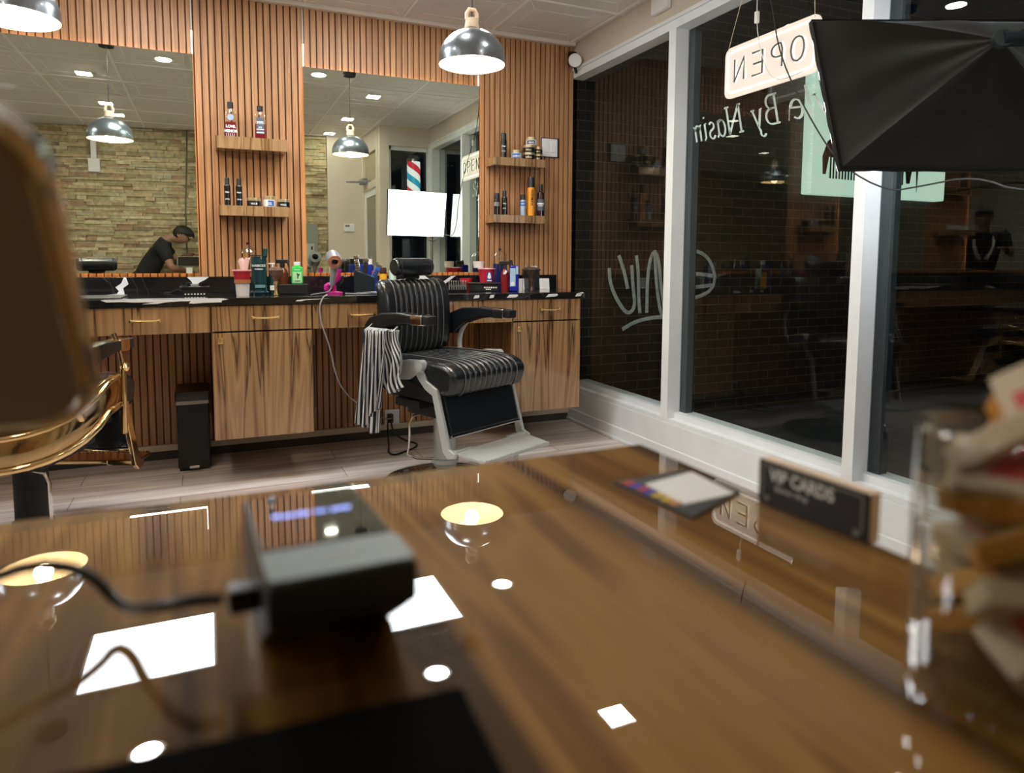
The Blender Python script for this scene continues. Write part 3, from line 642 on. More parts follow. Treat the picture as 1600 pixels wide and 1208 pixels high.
MB().lathe([(0, 0), (.008, 0), (.009, .012), (0, .015)], 12, Matrix.Translation((-.05, 0, .254))).build('lid_knob', M_('plum knob', (.05, .005, .01), .3), t)
MB().lathe([(.042, .197), (.042, .202), (.026, .203)], 24).tube([(.032, 0, .19), (.034, 0, .235)], .011, 10).build('lifting_rod', M_('teal glass', (.01, .06, .07), .15), t)
for s, z_, sz in (('BARBICIDE', .143, .0155), ('FORMULA', .127, .009)): curved_text(t, s, sz, LBW, .0402, z_, bold=.0004)
MB().box((-.02, -.0425, .035), (.03, -.041, .05), .0).build('tilted_label', M_('teal label', (.16, .3, .32), .4), t, False)
t = thing('pump_bottle', 'slim dark pump bottle with a white pump top beside the brush', 'bottle', (-1.943, -.27, CZ), 0)
MB().lathe([(0, 0), (.02, 0), (.02, .11), (.008, .125), (0, .125)], 20).build('bottle_body', M_('dark teal bottle', (.01, .05, .06), .2), t)
MB().lathe([(.012, .122), (.012, .135), (.004, .14), (.004, .158), (0, .158)], 14).box((-.022, -.006, .155), (.012, .006, .162), .002).build('pump_head', WHITEP, t)
MB().box((-.016, -.0215, .02), (.006, -.019, .045)).build('label', LBW, t, False)
def brush(x, y, rz, label, handle, bristle, s=1.0, flat=.55):
    t = thing('neck_brush', label, 'brush', (x, y, CZ), rz)
    MB().lathe([(0, 0), (.013*s, 0), (.014*s, .006), (.009*s, .02), (.0095*s, .05), (.014*s, .06), (.013*s, .07), (0, .07)], 20).build('handle', handle, t)
    pr = [(0, .068), (.010*s, .07), (.018*s, .09), (.034*s, .112), (.042*s, .126), (.030*s, .138), (.015*s, .142), (0, .143)]
    MB().lathe([(r, z) for r, z in pr], 28, Matrix.Diagonal((1, flat, 1, 1))).build('bristles', bristle, t)
    return t
BRI = mat('brown bristles', (.13, .07, .045), .9, var=.5, vs=90, bump=.6)
brush(-1.945, -.47, facing(-1.945, -.47), 'fan shaving brush with a gold handle on the left worktop', BRASS, BRI, .9)
t = thing('tray', 'black tray holding the green powder bottle', 'tray', (-1.842, -.30, CZ), facing(-1.84, -.3))
MB().box((-.07, -.05, 0), (.07, .05, .048), .004).build('tray_body', BLACKP, t); MB().box((-.072, -.052, .046), (.072, .052, .050), .002).build('tray_rim', M_('tray rim', (.05, .05, .05), .2), t)
t = thing('spray_bottle', 'amber spray bottle with a black trigger left of the green bottle', 'bottle', (-1.888, -.215, CZ), facing(-1.88, -.24))
MB().lathe([(0, 0), (.030, 0), (.032, .004), (.032, .10), (.024, .125), (.012, .137), (.012, .143), (0, .143)], 24).build('bottle_body', AMBER, t)
g = MB().lathe([(.014, .140), (.014, .157), (.010, .16), (0, .16)], 16); g.box((-.035, -.009, .16), (.03, .009, .180), .004); g.tube([(.022, 0, .168), (.03, 0, .155), (.034, 0, .135)], .004); g.build('trigger_head', BLACKP, t)
t = thing('powder_bottle', 'bright green talc powder bottle with a white cap', 'bottle', (-1.822, -.30, CZ+.0505), facing(-1.82, -.3))
GRN = M_('bright green plastic', (.03, .62, .10), .35)
MB().box((-.029, -.018, 0), (.029, .018, .092), .008).lathe([(.018, .088), (.016, .104), (0, .104)], 16).build('bottle_body', GRN, t)
MB().lathe([(.0165, .098), (.0165, .118), (0, .118)], 20).build('cap', WHITEP, t)
MB().box((-.022, -.0192, .008), (.022, -.0182, .065)).build('label', M_('pale green label', (.42, .72, .38), .5), t, False)
text_mesh('label_text', 'CLUBMAN', .0085, BLACKM, FACE_NY(0, -.0196, .014), t, bold=.0003, sx=.85); text_mesh('label_text', 'PINAUD', .008, LBW, FACE_NY(0, -.0186, .074), t, bold=.0003)
MB().prism([(-.004, .03), (.0, .03), (.003, .045), (.009, .048), (.006, .056), (.0, .052), (-.004, .06), (-.008, .055), (-.004, .048)], .0006, FACE_NY(.004, -.0194, 0)).build('figure_print', BLACKM, t, False)
# hair dryer on a stand
PINK = M_('magenta plastic', (.60, .02, .30), .25); GREYD = M_('dryer grey', (.22, .23, .25), .35)
COPP = M_('rose copper', (.75, .36, .25), .25, metal=.7)
t = thing('hair_dryer', 'grey and magenta hair dryer with copper end leaning on its stand', 'hair dryer', (-1.635, -.33, CZ), facing(-1.63, -.33))
hd = Matrix.Translation((-.002, -.03, .185)) @ Matrix.Rotation(rad(10), 4, 'Z') @ Matrix.Rotation(rad(112), 4, 'X')
MB().lathe([(.019, -.038), (.036, -.036), (.037, -.02), (.037, .045), (.036, .05), (.017, .05), (.017, -.038)], 28, hd).build('motor_ring', GREYD, t)
MB().lathe([(.020, .051), (.036, .0515), (.037, .045)], 28, hd).lathe([(.016, .0), (.0165, .0515), (.022, .053)], 28, hd).build('copper_ring', COPP, t)
MB().lathe([(0, .03), (.0165, .03)], 20, hd).build('air_opening', BLACKM, t)
MB().cyl((0, -.045, .160), (-.012, -.03, .045), .0145, .014).cyl((-.012, -.03, .045), (-.014, -.03, .03), .0085, .006).build('handle', GREYD, t)
g = MB(); g.cyl((.01, .03, .07), (.025, .03, .10), .02, .02); g.tube([(-.035, -.0, .02), (-.04, 0, .045), (-.01, .0, .05), (.015, .0, .075), (.03, .0, .13)], [.014, .018, .013, .012, .012], 12, 1); g.box((-.055, -.01, .012), (-.02, .015, .052), .012)
g.lathe([(0, 0), (.045, 0), (.045, .006), (.012, .012), (.010, .05), (0, .05)], 24, Matrix.Translation((.0, .02, 0))); g.build('stand', PINK, t)
MB().tube([(-.014, -.03, .032), (-.03, -.06, .01), (-.085, -.16, .006), (-.112, -.272, .006)], .0035, 8, 2).build('cord_end', STEELG, t)
tag(MB().tube([(-1.717, -.611, .905), (-1.738, -.622, .90), (-1.762, -.63, .848), (-1.749, -.63, .753), (-1.713, -.63, .657), (-1.694, -.63, .544), (-1.67, -.62, .462), (-1.623, -.6, .393), (-1.543, -.55, .32), (-1.44, -.4, .24), (-1.32, -.12, .14), (-1.262, -.052, .125)], .004, 8, 2).build('dryer_cord', mat('grey cord', (.25, .24, .24), .4)), 'grey cord hanging from the hair dryer down to the outlet', 'cord')
# tool holder
t = thing('tool_holder', 'dark slanted tool holder filled with clippers, left of the chair', 'tool holder', (-1.468, -.30, CZ), facing(-1.47, -.3))
g = MB(); g.prism([(-.055, 0), (.055, 0), (.055, .085), (-.045, .125), (-.055, .12)], .09, Matrix.Translation((0, .045, 0)) @ Matrix.Rotation(pi/2, 4, 'X'), bev=.004); g.build('holder_body', M_('dark teal plastic', (.012, .02, .026), .3), t)
def clipper(loc, rx, ry, label, m, grp='hair clippers in the tool holder'):
    t = thing('hair_clipper', label, 'clipper', loc, facing(loc[0], loc[1]), grp)
    t.rotation_euler = (rad(rx), rad(ry), facing(loc[0], loc[1]))
    MB().box((-.014, -.011, 0), (.014, .011, .085), .007).build('clipper_body', m, t); MB().box((-.015, -.009, .085), (.015, .006, .105), .003).build('blade', CHROME, t)
    g = MB()
    for k in range(4): g.box((-.009, -.0125, .02+k*.013), (.009, -.0105, .026+k*.013), .001)
    g.build('switch', BLACKP, t, False); return t
clipper((-1.497, -.30, 1.0), 0, -8, 'chrome hair clipper standing tallest in the slanted holder', CHROME)
clipper((-1.462, -.29, .985), 0, 5, 'black hair clipper beside the tall chrome one', BLACKP)
clipper((-1.430, -.31, .965), 0, 28, 'blue hair clipper leaning right in the slanted holder', M_('royal blue', (.02, .09, .42), .3))
t = tag(MB().tube([(-1.60, -.45, .905), (-1.52, -.5, .903), (-1.45, -.46, .906), (-1.40, -.52, .903), (-1.36, -.45, .905), (-1.44, -.42, .91), (-1.54, -.44, .905)], .003, 6, 2).build('tangled_cord', STEELG), 'tangled grey clipper cords lying in front of the tool holder', 'cord')
BLUJ = M_('cobalt jar', (.01, .03, .30), .15, coat=.5)
for k, (x, c) in enumerate(((-1.452, BLACKP), (-1.400, WHITEP))):
    t = thing('blue_gel_jar', ('cobalt blue jar with black lid behind the tool holder', 'cobalt blue jar with white lid behind the tool holder')[k], 'jar', (x, -.12, CZ))
    MB().lathe([(0, 0), (.024, 0), (.024, .15), (.018, .155), (0, .155)], 20).build('jar_body', BLUJ, t); MB().lathe([(.018, .155), (.018, .185), (0, .185)], 20).build('lid', c, t)
spraycan(-1.338, -.2, CZ, .138, .021, 'yellow bottle with a dark cap behind the chair headrest', M_('yellow bottle', (.85, .42, .015), .3), M_('brown cap', (.05, .015, .005), .4), capr=.95)
t = spraycan(-1.284, -.2, CZ, .165, .021, 'white and green nozzle bottle beside the yellow bottle', M_('mint bottle', (.55, .72, .62), .3), M_('dark green nozzle', (.01, .06, .03), .4), band=(.0, .55, M_('deep green', (.01, .14, .06), .4)), capr=.35)
t = spraycan(-1.385, -.19, CZ, .12, .018, 'small navy and red bottle behind the slanted tool holder', M_('navy bottle', (.01, .02, .2), .3), M_('dark red cap', (.3, .01, .02), .4), capr=.95)
# right of the chair
t = thing('hair_clipper', 'black ribbed comb guard set lying right of the chair back', 'clipper', (-.93, -.33, CZ), facing(-.93, -.33))
g = MB().box((-.06, -.03, 0), (.055, .03, .04), .014)
for k in range(8): g.tube([(-.05+k*.0135, -.032, .01), (-.052+k*.0135, -.015, .055), (-.052+k*.0135, .02, .058)], .005, 6)
g.build('guard_body', BLACKP, t)
t = thing('tray', 'black slotted tray under the red plastic cup', 'tray', (-.762, -.31, CZ), facing(-.76, -.31))
MB().box((-.085, -.05, 0), (.085, .05, .042), .005).box((-.10, -.06, .042), (.095, .06, .050), .003).build('tray_body', BLACKP, t)
g = MB()
for k in range(6): g.box((.0+k*.013, -.0515, .018), (.009+k*.013, -.050, .026))
for k in range(3): g.box((.01+k*.011, -.0515, .008), (.018+k*.011, -.050, .014))
g.build('slot', LBW, t, False)
tub(-.745, -.31, CZ+.0505, .040, .050, .078, 'red plastic cup with a blue label on the black tray', 'plastic_cup', 'cup', M_('bright red cup', (.42, .015, .04), .3), M_('pale red rim', (.8, .5, .5), .4))
t = bpy.data.objects[[o.name for o in bpy.data.objects if o.get('label') == 'red plastic cup with a blue label on the black tray'][0]]
MB().box((-.0, -.0485, .005), (.03, -.046, .06)).build('label', M_('navy label', (.02, .04, .25), .4), t, False)
MB().prism([(.004, .03), (.01, .055), (.015, .06), (.02, .055), (.026, .03), (.02, .022), (.01, .022)], .001, FACE_NY(0, -.0487, 0)).box((.002, -.0495, .008), (.028, -.0486, .014)).build('bulldog_print', LBW, t, False)
tub(-.785, -.28, CZ+.1355, .030, .034, .038, 'clear plastic cup upturned on the red cup', 'clear_cup', 'cup', M_('clear plastic', (.7, .62, .6), .2))
tag(MB().lathe([(0, 0), (.03, 0), (.04, .072), (.038, .072), (.029, .003), (0, .003)], 24, Matrix.Translation((-.83, -.19, CZ))).build('plastic_cup', M_('deep red cup', (.5, .02, .03), .3)), 'second red plastic cup half hidden behind the first', 'cup')
t = thing('glass_jar', 'glass jar with a domed lid holding navy fluid, by the right slats', 'jar', (-.609, -.19, CZ), 0)
MB().lathe([(0, 0), (.044, 0), (.042, .012), (.042, .16), (0, .16)], 28).build('jar_body', M_('navy fluid', (.01, .015, .09), .12, coat=.5), t)
MB().lathe([(.043, .162), (.043, .205), (.041, .205)], 28).lathe([(.046, .206), (.036, .222), (.014, .238), (0, .24)], 28).build('glass_lid', CLEAR, t); MB().lathe([(0, 0), (.008, 0), (.009, .012), (0, .015)], 12, Matrix.Translation((0, 0, .24))).build('lid_knob', BLACKP, t)
t = thing('spray_bottle', 'red spray bottle with a black trigger in front of the glass jar', 'bottle', (-.667, -.40, CZ), facing(-.68, -.4))
MB().lathe([(0, 0), (.022, 0), (.024, .006), (.024, .105), (.012, .13), (0, .13)], 24).build('bottle_body', M_('red translucent', (.16, .007, .010), .15, coat=.5), t)
MB().lathe([(.013, .128), (.012, .155), (0, .155)], 16).box((-.035, -.008, .155), (.028, .008, .176), .004).tube([(-.02, 0, .16), (-.028, 0, .14), (-.03, 0, .12)], .004).build('trigger_head', BLACKP, t)
MB().prism([(-.012, .10), (.004, .125), (.014, .115), (.002, .10)], .001, FACE_NY(0, -.0246, 0)).build('white_print', LBW, t, False)
t = thing('lotion_bottle', 'blue lotion bottle with a silver label left of the white cup', 'bottle', (-.622, -.43, CZ), facing(-.63, -.42))
MB().box((-.027, -.016, 0), (.027, .016, .15), .008).build('bottle_body', M_('ultramarine', (.008, .015, .26), .2), t)
MB().lathe([(.012, .148), (.009, .158), (.009, .178), (0, .185)], 14, Matrix.Rotation(rad(-6), 4, 'Y')).build('nozzle_cap', BLACKP, t)
MB().box((-.024, -.0172, .03), (.008, -.0162, .135)).box((.010, -.0172, .10), (.024, -.0162, .145)).build('label', M_('silver blue label', (.33, .47, .62), .3), t, False)
MB().lathe([(0, 0), (.011, 0), (.011, .001), (0, .001)], 16, FACE_NY(-.008, -.0175, .045)).build('round_print', LBW, t, False)
tub(-.583, -.42, CZ, .020, .022, .072, 'small white cup between the blue bottle and the brush', 'white_cup', 'cup', WHITEP)
brush(-.497, -.40, facing(-.5, -.4), 'wide dark neck brush with a brown handle near the window end', M_('brown clear handle', (.05, .02, .012), .15, coat=.6), mat('dark bristles', (.045, .032, .02), .9, var=.5, vs=90, bump=.6), 1.35)
t = thing('tissue_box', 'black tissue box with a white tissue, behind the wide brush', 'tissue box', (-.368, -.13, CZ), 0)
MB().box((-.04, -.05, 0), (.04, .05, .11), .005).build('box_body', BLACKP, t)
MB().grid(lambda u, v: V((-.045+.075*u+.01*v, .0+.02*sin(u*5), .108+.05*v*(1-.6*u)+.012*sin(u*6+v*3))), 10, 5, .001).build('tissue', M_('white tissue', (.85, .83, .8), .8), t)
for x, y, w_, h_, lb in ((-.299, -.19, .034, .068, 'white card standing against the backsplash at the right end'), (-.425, -.12, .024, .066, 'white card standing behind the wide neck brush')):
    tag(MB().box((-w_, 0, 0), (w_, .004, h_), .001, Matrix.Translation((x, y, CZ)) @ Matrix.Rotation(rad(-8), 4, 'X')).build('standing_card', WHITEP), lb, 'card')
# left worktop far items
tag(MB().box((-2.98, -.55, .9003), (-2.62, -.25, .906), .002).build('rubber_mat', mat('ribbed grey mat', (.06, .07, .08), .3, bump=.6, vs=200)), 'dark ribbed station mat lying on the left worktop', 'mat')
# waste bin
t = thing('waste_bin', 'slim black pedal waste bin under the counter', 'bin', (-2.347, -.14, 0))
MB().box((-.076, -.14, .01), (.076, .11, .37), .012).box((-.07, -.13, 0), (.07, .1, .012)).build('bin_body', BLACKM, t)
MB().box((-.082, -.15, .355), (.082, .115, .412), .010).build('lid', M_('satin black lid', (.015, .012, .012), .3), t)
MB().box((-.076, -.153, .346), (.076, -.142, .364), .002).build('lid_band', M_('bronze grey band', (.30, .26, .24), .35), t)
MB().box((-.03, -.142, .012), (.03, -.138, .052)).build('pedal_recess', BLACKP, t, False); MB().box((-.024, -.165, .018), (.024, -.14, .034), .004).build('pedal', CHROME, t)
# ================================================================== BARBER CHAIRS
def cushion(w, path, ribs, ribw=.74, nu=132, taper=0, rnd=.035, deep=.006):
    """upholstered pad: cross-section outline 'path' (y,z) swept across x, with stitched channels"""
    P = [V((0, y, z)) for y, z in path]
    for _ in range(3):
        Q = [P[0]]
        for a, b in zip(P, P[1:]): Q += [a*.75+b*.25, a*.25+b*.75]
        Q.append(P[-1]); P = Q
    cen = sum(P, V())/len(P); n = len(P)
    N = []
    for i in range(n):
        t_ = (P[min(i+1, n-1)]-P[max(i-1, 0)]).normalized(); nn = V((0, -t_.z, t_.y))
        if nn.dot(P[i]-cen) < 0: nn = -nn
        N.append(nn)
    def f(u, v):
        k = min(n-1, max(0, v*(n-1))); i = int(k); j = min(n-1, i+1); fr = k-i
        p = P[i].lerp(P[j], fr); nn = N[i].lerp(N[j], fr)
        x = 2*u-1; hw = w/2*(1-taper*max(0, 1-v*2.2)**2)
        rr = max(0, (abs(x)*w/2-(w/2-rnd))/rnd); d = -rnd*(1-sqrt(max(0, 1-rr*rr)))*.9
        if abs(x) < ribw: d -= deep*(1-abs(sin(pi*(x/ribw+1)/2*ribs)))**2.5
        return V((x*hw, p.y, p.z))+nn*d
    g = MB(); g.grid(f, nu, n-1)
    def fn(m):
        for u in (0, 1): m.faces.new([m.verts.new(f(u, i/(n-1))) for i in range(n)])
        A = [m.verts.new(f(i/nu, 0)) for i in range(nu+1)]; B = [m.verts.new(f(i/nu, 1)) for i in range(nu+1)]
        m.faces.new(A+B[::-1])
    g._add(fn); bmesh.ops.remove_doubles(g.bm, verts=g.bm.verts, dist=.0005); bmesh.ops.recalc_face_normals(g.bm, faces=g.bm.faces)
    def pipe(v0, v1):
        q = MB()
        for k in range(0, ribs+1):
            u = .5+.5*ribw*(k/ribs*2-1)
            L = []
            for i in range(31):
                v = v0+(v1-v0)*i/30; p = f(u, v); kk = v*(n-1); nn = N[int(min(n-1, kk))]; L.append(p+nn*(deep*.55))
            q.tube(L, .0016, 6)
        return q
    return g, pipe
def barber_chair(label, loc, rz, FR, gold=False, ARM=CHROME):
    t = thing('barber_chair', label, 'barber chair', loc, rz)      # front = local -Y
    MB().lathe([(0, 0), (.285, 0), (.30, .008), (.29, .020), (.20, .040), (.10, .052), (0, .054)], 56).build('base_plate', M_('glossy black base', (.012, .010, .009), .12, coat=.8), t)
    MB().lathe([(.10, .05), (.105, .058), (.075, .066), (.055, .085), (.05, .09)], 40).build('base_collar', CHROME, t)
    MB().lathe([(.054, .088), (.056, .10), (.066, .105), (.066, .125), (.055, .13), (.055, .33), (.05, .345), (0, .345)], 36).build('column', (SILVER if not gold else BLACKM), t)
    MB().box((-.12, -.16, .345), (.12, .14, .40), .01).box((-.21, -.05, .40), (.21, .12, .44), .008).box((-.20, -.20, .44), (.20, .2, .545), .012).build('under_frame', BLACKM, t)
    MB().tube([(-.055, .09, .34), (-.13, .11, .33), (-.13, .11, .20), (-.14, .12, .13), (-.02, -.03, .125), (.05, -.04, .125)], .006, 8, 1).build('foot_lever', CHROME, t)
    # seat: flat top rolling down over a thick front edge
    g, pipe = cushion(.49, [(.22, .0), (.235, .05), (.21, .085), (.05, .092), (-.16, .092), (-.26, .085), (-.315, .055), (-.32, .01), (-.30, -.045), (-.27, -.055)], 10, .70, rnd=.03)
    st = g.build('seat', LEATHER, t); st.location = (0, .01, .545)
    pipe(.18, .93).build('piping', PIPE, st)
    # backrest leaning slightly, rolling over at the top
    g, pipe = cushion(.45, [(.262, .955), (.255, .985), (.228, .985), (.195, .955), (.178, .90), (.168, .80), (.172, .70), (.19, .63), (.235, .615)], 9, .68, taper=.10, rnd=.04, deep=.007)
    bk_ = g.build('backrest', LEATHER, t)
    pipe(.10, .95).build('piping', PIPE, bk_)
    MB().box((-.19, .235, .62), (.19, .258, .95), .008, None).build('back_shell', BLACKM if not gold else GOLD, t)
    # headrest
    h = MB(); n = 20
    h.lathe([(0, -.118), (.036, -.118), (.043, -.108), (.044, 0), (.043, .108), (.036, .118), (0, .118)], 24, Matrix.Translation((0, .23, 1.045)) @ Matrix.Rotation(pi/2, 4, 'Y') @ Matrix.Diagonal((1, .85, 1, 1)))
    hr = h.build('headrest', LEATHER, t)
    for s in (-1, 1): MB().lathe([(.0445, -.003), (.0455, 0), (.0445, .003)], 24, Matrix.Translation((s*.095, .23, 1.045)) @ Matrix.Rotation(pi/2, 4, 'Y') @ Matrix.Diagonal((1, .85, 1, 1))).build('seam', BLACKM, hr)
    MB().box((-.028, .235, .93), (.028, .25, 1.01), .003).cyl((-.05, .24, .995), (.05, .24, .995), .007).build('headrest_bracket', BLACKP, t)
    for s in (-1, 1):
        # arm: pad, tip, curved support
        prof = [(.235, .735), (.235, .78), (.20, .812), (.12, .838), (.0, .846), (-.10, .841), (-.10, .80), (.02, .785), (.10, .762), (.15, .73), (.18, .70), (.215, .695)]
        A = MB(); A.prism([(y, z) for y, z in prof], .066, Matrix.Translation((s*.264-.033, 0, 0)) @ Matrix(((0, 0, 1, 0), (1, 0, 0, 0), (0, 1, 0, 0), (0, 0, 0, 1))), bev=.012)
        a_ = A.build('arm_pad', LEATHER, t)
        MB().box((s*.264-.031, -.165, .795), (s*.264+.031, -.088, .842), .006).build('arm_tip', ARM if not gold else GOLD, a_)
        MB().box((s*.264-.027, -.205, .799), (s*.264+.027, -.166, .838), .006).build('arm_end_cap', BLACKP, a_)
        sp = MB(); sp.tube([(s*.264, .04, .80), (s*.272, .12, .77), (s*.270, .165, .70), (s*.268, .17, .62), (s*.262, .12, .565), (s*.255, .02, .55)], [.013, .016, .017, .017, .016, .014], 10, 2)
        sp.build('arm_support', FR if not gold else GOLD, t)
        # side frame plate below seat and leg strut
        pl = MB(); pl.prism([(.10, .60), (-.03, .635), (-.105, .64), (-.135, .615), (-.13, .585), (-.08, .57), (-.04, .545), (.10, .53)], .02, Matrix.Translation((s*.255-.01, 0, 0)) @ Matrix(((0, 0, 1, 0), (1, 0, 0, 0), (0, 1, 0, 0), (0, 0, 0, 1))), bev=.004)
        pl.cyl((s*.255-.016, -.115, .615), (s*.255+.016, -.115, .615), .026)
        pl.build('side_plate', FR, t)
        lg = MB(); lg.prism([(-.09, .60), (-.13, .585), (-.15, .55), (-.19, .53), (-.215, .52), (-.29, .27), (-.325, .255), (-.325, .235), (-.28, .225), (-.25, .25), (-.185, .49), (-.14, .51), (-.10, .545), (-.075, .575)], .018, Matrix.Translation((s*.245-.009, 0, 0)) @ Matrix(((0, 0, 1, 0), (1, 0, 0, 0), (0, 1, 0, 0), (0, 0, 0, 1))), bev=.004)
        lg.build('leg_strut', FR, t)
    MB().box((-.225, -.012, -.09), (.225, .012, .09), .008, Matrix.Translation((0, -.243, .405)) @ Matrix.Rotation(rad(-16), 4, 'X')).build('calf_pad', LEATHER, t)
    MB().box((-.228, -.016, .088), (.228, .012, .10), .003, Matrix.Translation((0, -.243, .405)) @ Matrix.Rotation(rad(-16), 4, 'X')).box((-.228, -.016, -.10), (.228, .012, -.088), .003, Matrix.Translation((0, -.243, .405)) @ Matrix.Rotation(rad(-16), 4, 'X')).build('calf_pad_trim', CHROME if not gold else GOLD, t)
    fr = MB(); fr.prism([(-.235, -.30), (.235, -.30), (.215, -.47), (-.215, -.47)], .016, Matrix.Translation((0, 0, .262)) @ Matrix.Rotation(rad(4), 4, 'X'), bev=.004)
    for k in range(24): fr.box((-.205+k*.017, -.474, .2785-.262), (-.197+k*.017, -.462, .2805-.262), 0, Matrix.Translation((0, 0, .262)) @ Matrix.Rotation(rad(4), 4, 'X'))
    f_ = fr.build('footrest', FR, t)
    for s in (-1, 1):
        MB().box((s*.235, -.315, .237), (s*.12, -.285, .262), .006).build('footrest_bracket', FR, f_); (MB().cyl((s*.07, -.40, .155), (s*.07, -.385, .245), .008, .013).build('footrest_foot', FR, f_) if not gold else None)
    if gold:
        b2 = MB()
        for z0, r_ in ((.44, .030), (.50, .012), (.395, .014)):
            pth = [(.30*cos(a), .02+.30*sin(a), z0+.14*(1-max(0, sin(a)))**1.5) for a in [rad(-20+k*11) for k in range(21)]]
            if r_ > .02:
                b2.grid(lambda u, v, z0=z0: V(((.30+.008*sin(v*pi))*cos(rad(-20+220*u)), .02+(.30+.008*sin(v*pi))*sin(rad(-20+220*u)), z0-.04+.09*v+.14*(1-max(0, sin(rad(-20+220*u))))**1.5)), 40, 6, .006)
            else: b2.tube(pth, r_, 10)
        b2.build('seat_surround', GOLD, t)
        for s in (-1, 1): MB().tube([(s*.29, -.10, .42), (s*.292, -.10, .60), (s*.286, -.12, .70), (s*.264, -.10, .80)], [.012, .02, .012, .010], 10, 2).lathe([(0, -.02), (.014, -.014), (.02, 0), (.014, .014), (0, .02)], 16, Matrix.Translation((s*.29, -.12, .67))).build('arm_bracket', GOLD, t)
    return t
chair = barber_chair('black ribbed barber chair with silver frame and a striped towel', (-1.225, -.955, 0), rad(25), SILVER)
chair2 = barber_chair('barber chair with polished gold frame at the left edge', (-2.87, -1.13, 0), rad(160), GOLD, True)
for o in list(bpy.data.objects):
    if o.parent == chair2 and o.name.startswith(('arm_pad', 'arm_support')): o.location.z = -.065
# towel bar + striped towel on the chair arm (window-left side)
Mc = Matrix.Translation((-1.205, -.905, 0)) @ Matrix.Rotation(rad(25), 4, 'Z')
t_ = MB().tube([(-.305, .16, .785), (-.335, .16, .765), (-.335, -.02, .765), (-.305, -.02, .785)], .004, 8).build('towel_rail', CHROME, chair)
def stripes():
    m, n, l, b = nt('black and white striped cloth'); uv = n.new('ShaderNodeUVMap'); sp = n.new('ShaderNodeSeparateXYZ'); l.new(uv.outputs[0], sp.inputs[0])
    k = n.new('ShaderNodeMath'); k.operation = 'MULTIPLY'; k.inputs[1].default_value = 20; f = n.new('ShaderNodeMath'); f.operation = 'FRACT'; g_ = n.new('ShaderNodeMath'); g_.operation = 'GREATER_THAN'; g_.inputs[1].default_value = .5
    l.new(sp.outputs[0], k.inputs[0]); l.new(k.outputs[0], f.inputs[0]); l.new(f.outputs[0], g_.inputs[0])
    mx = n.new('ShaderNodeMix'); mx.data_type = 'RGBA'; mx.inputs[6].default_value = (.012, .014, .03, 1); mx.inputs[7].default_value = (.66, .67, .68, 1)
    l.new(g_.outputs[0], mx.inputs[0]); l.new(mx.outputs[2], b.inputs['Base Color']); sset(b, Roughness=.9); return m
STR = stripes()
def cloth(f, nu, nv, name, parent, uvs=(0, 1)):
    me = bpy.data.meshes.new(name); vs = [f(i/nu, j/nv) for i in range(nu+1) for j in range(nv+1)]
    fs = [(i*(nv+1)+j, (i+1)*(nv+1)+j, (i+1)*(nv+1)+j+1, i*(nv+1)+j+1) for i in range(nu) for j in range(nv)]
    me.from_pydata([tuple(v) for v in vs], [], fs); uvl = me.uv_layers.new(name='UVMap')
    for p in me.polygons:
        for li in p.loop_indices:
            vi = me.loops[li].vertex_index; uvl.data[li].uv = (uvs[0]+(uvs[1]-uvs[0])*(vi//(nv+1))/nu, (vi % (nv+1))/nv)
    me.polygons.foreach_set('use_smooth', [True]*len(me.polygons)); me.materials.append(STR)
    o = bpy.data.objects.new(name, me); COL.objects.link(o); o.parent = parent
    md = o.modifiers.new('s', 'SOLIDIFY'); md.thickness = .003
    return o
tw = thing('striped_towel', 'black and white striped cape draped over the chair arm rail', 'towel', (-1.225, -.955, 0), rad(25))
def tf(u, v):        # outer hanging: long
    top = .772; L = .40+.05*sin(u*5)
    wd = .15+.03*v; y = .155-u*wd-.0+.04*v; fold = (.012+.018*v)*sin(u*22+v*1.5)
    if v < .06: return V((-.335-.006*sin(v/.06*pi/2), y, top-.004*(v/.06)))
    return V((-.343-.02*v+fold-.012, y+.006*cos(u*22), top-L*(v-.06)/.94))
cloth(tf, 70, 24, 'long_fold', tw)
def tf2(u, v):
    L = .26; y = .06-u*(.10+.04*v)-.02*v; fold = (.008+.014*v)*sin(u*14+v*5)
    return V((-.322+.004+fold-.02*v, y+.01*sin(v*9), .772-L*v-.02*sin(u*4)*v))
cloth(tf2, 50, 24, 'short_fold', tw, (0, .7))
def tf3(u, v):
    y = .13-u*.13+.05; fold = .02*sin(u*16)
    return V((-.352+fold-.01*v, y, .44-.13*v+.01*sin(u*6)))
cloth(tf3, 40, 10, 'tail', tw, (0, .6))
# cable on floor by the chair
tag(MB().tube([(-1.27, -.06, .12), (-1.26, -.09, .04), (-1.20, -.16, .006), (-1.15, -.24, .006), (-1.19, -.32, .006), (-1.30, -.40, .006), (-1.345, -.42, .006), (-1.36, -.36, .006), (-1.32, -.22, .006), (-1.30, -.12, .02), (-1.285, -.05, .10)], .005, 8, 2).build('power_cable', BLACKP), 'black power cable looping on the floor behind the chair', 'cable')
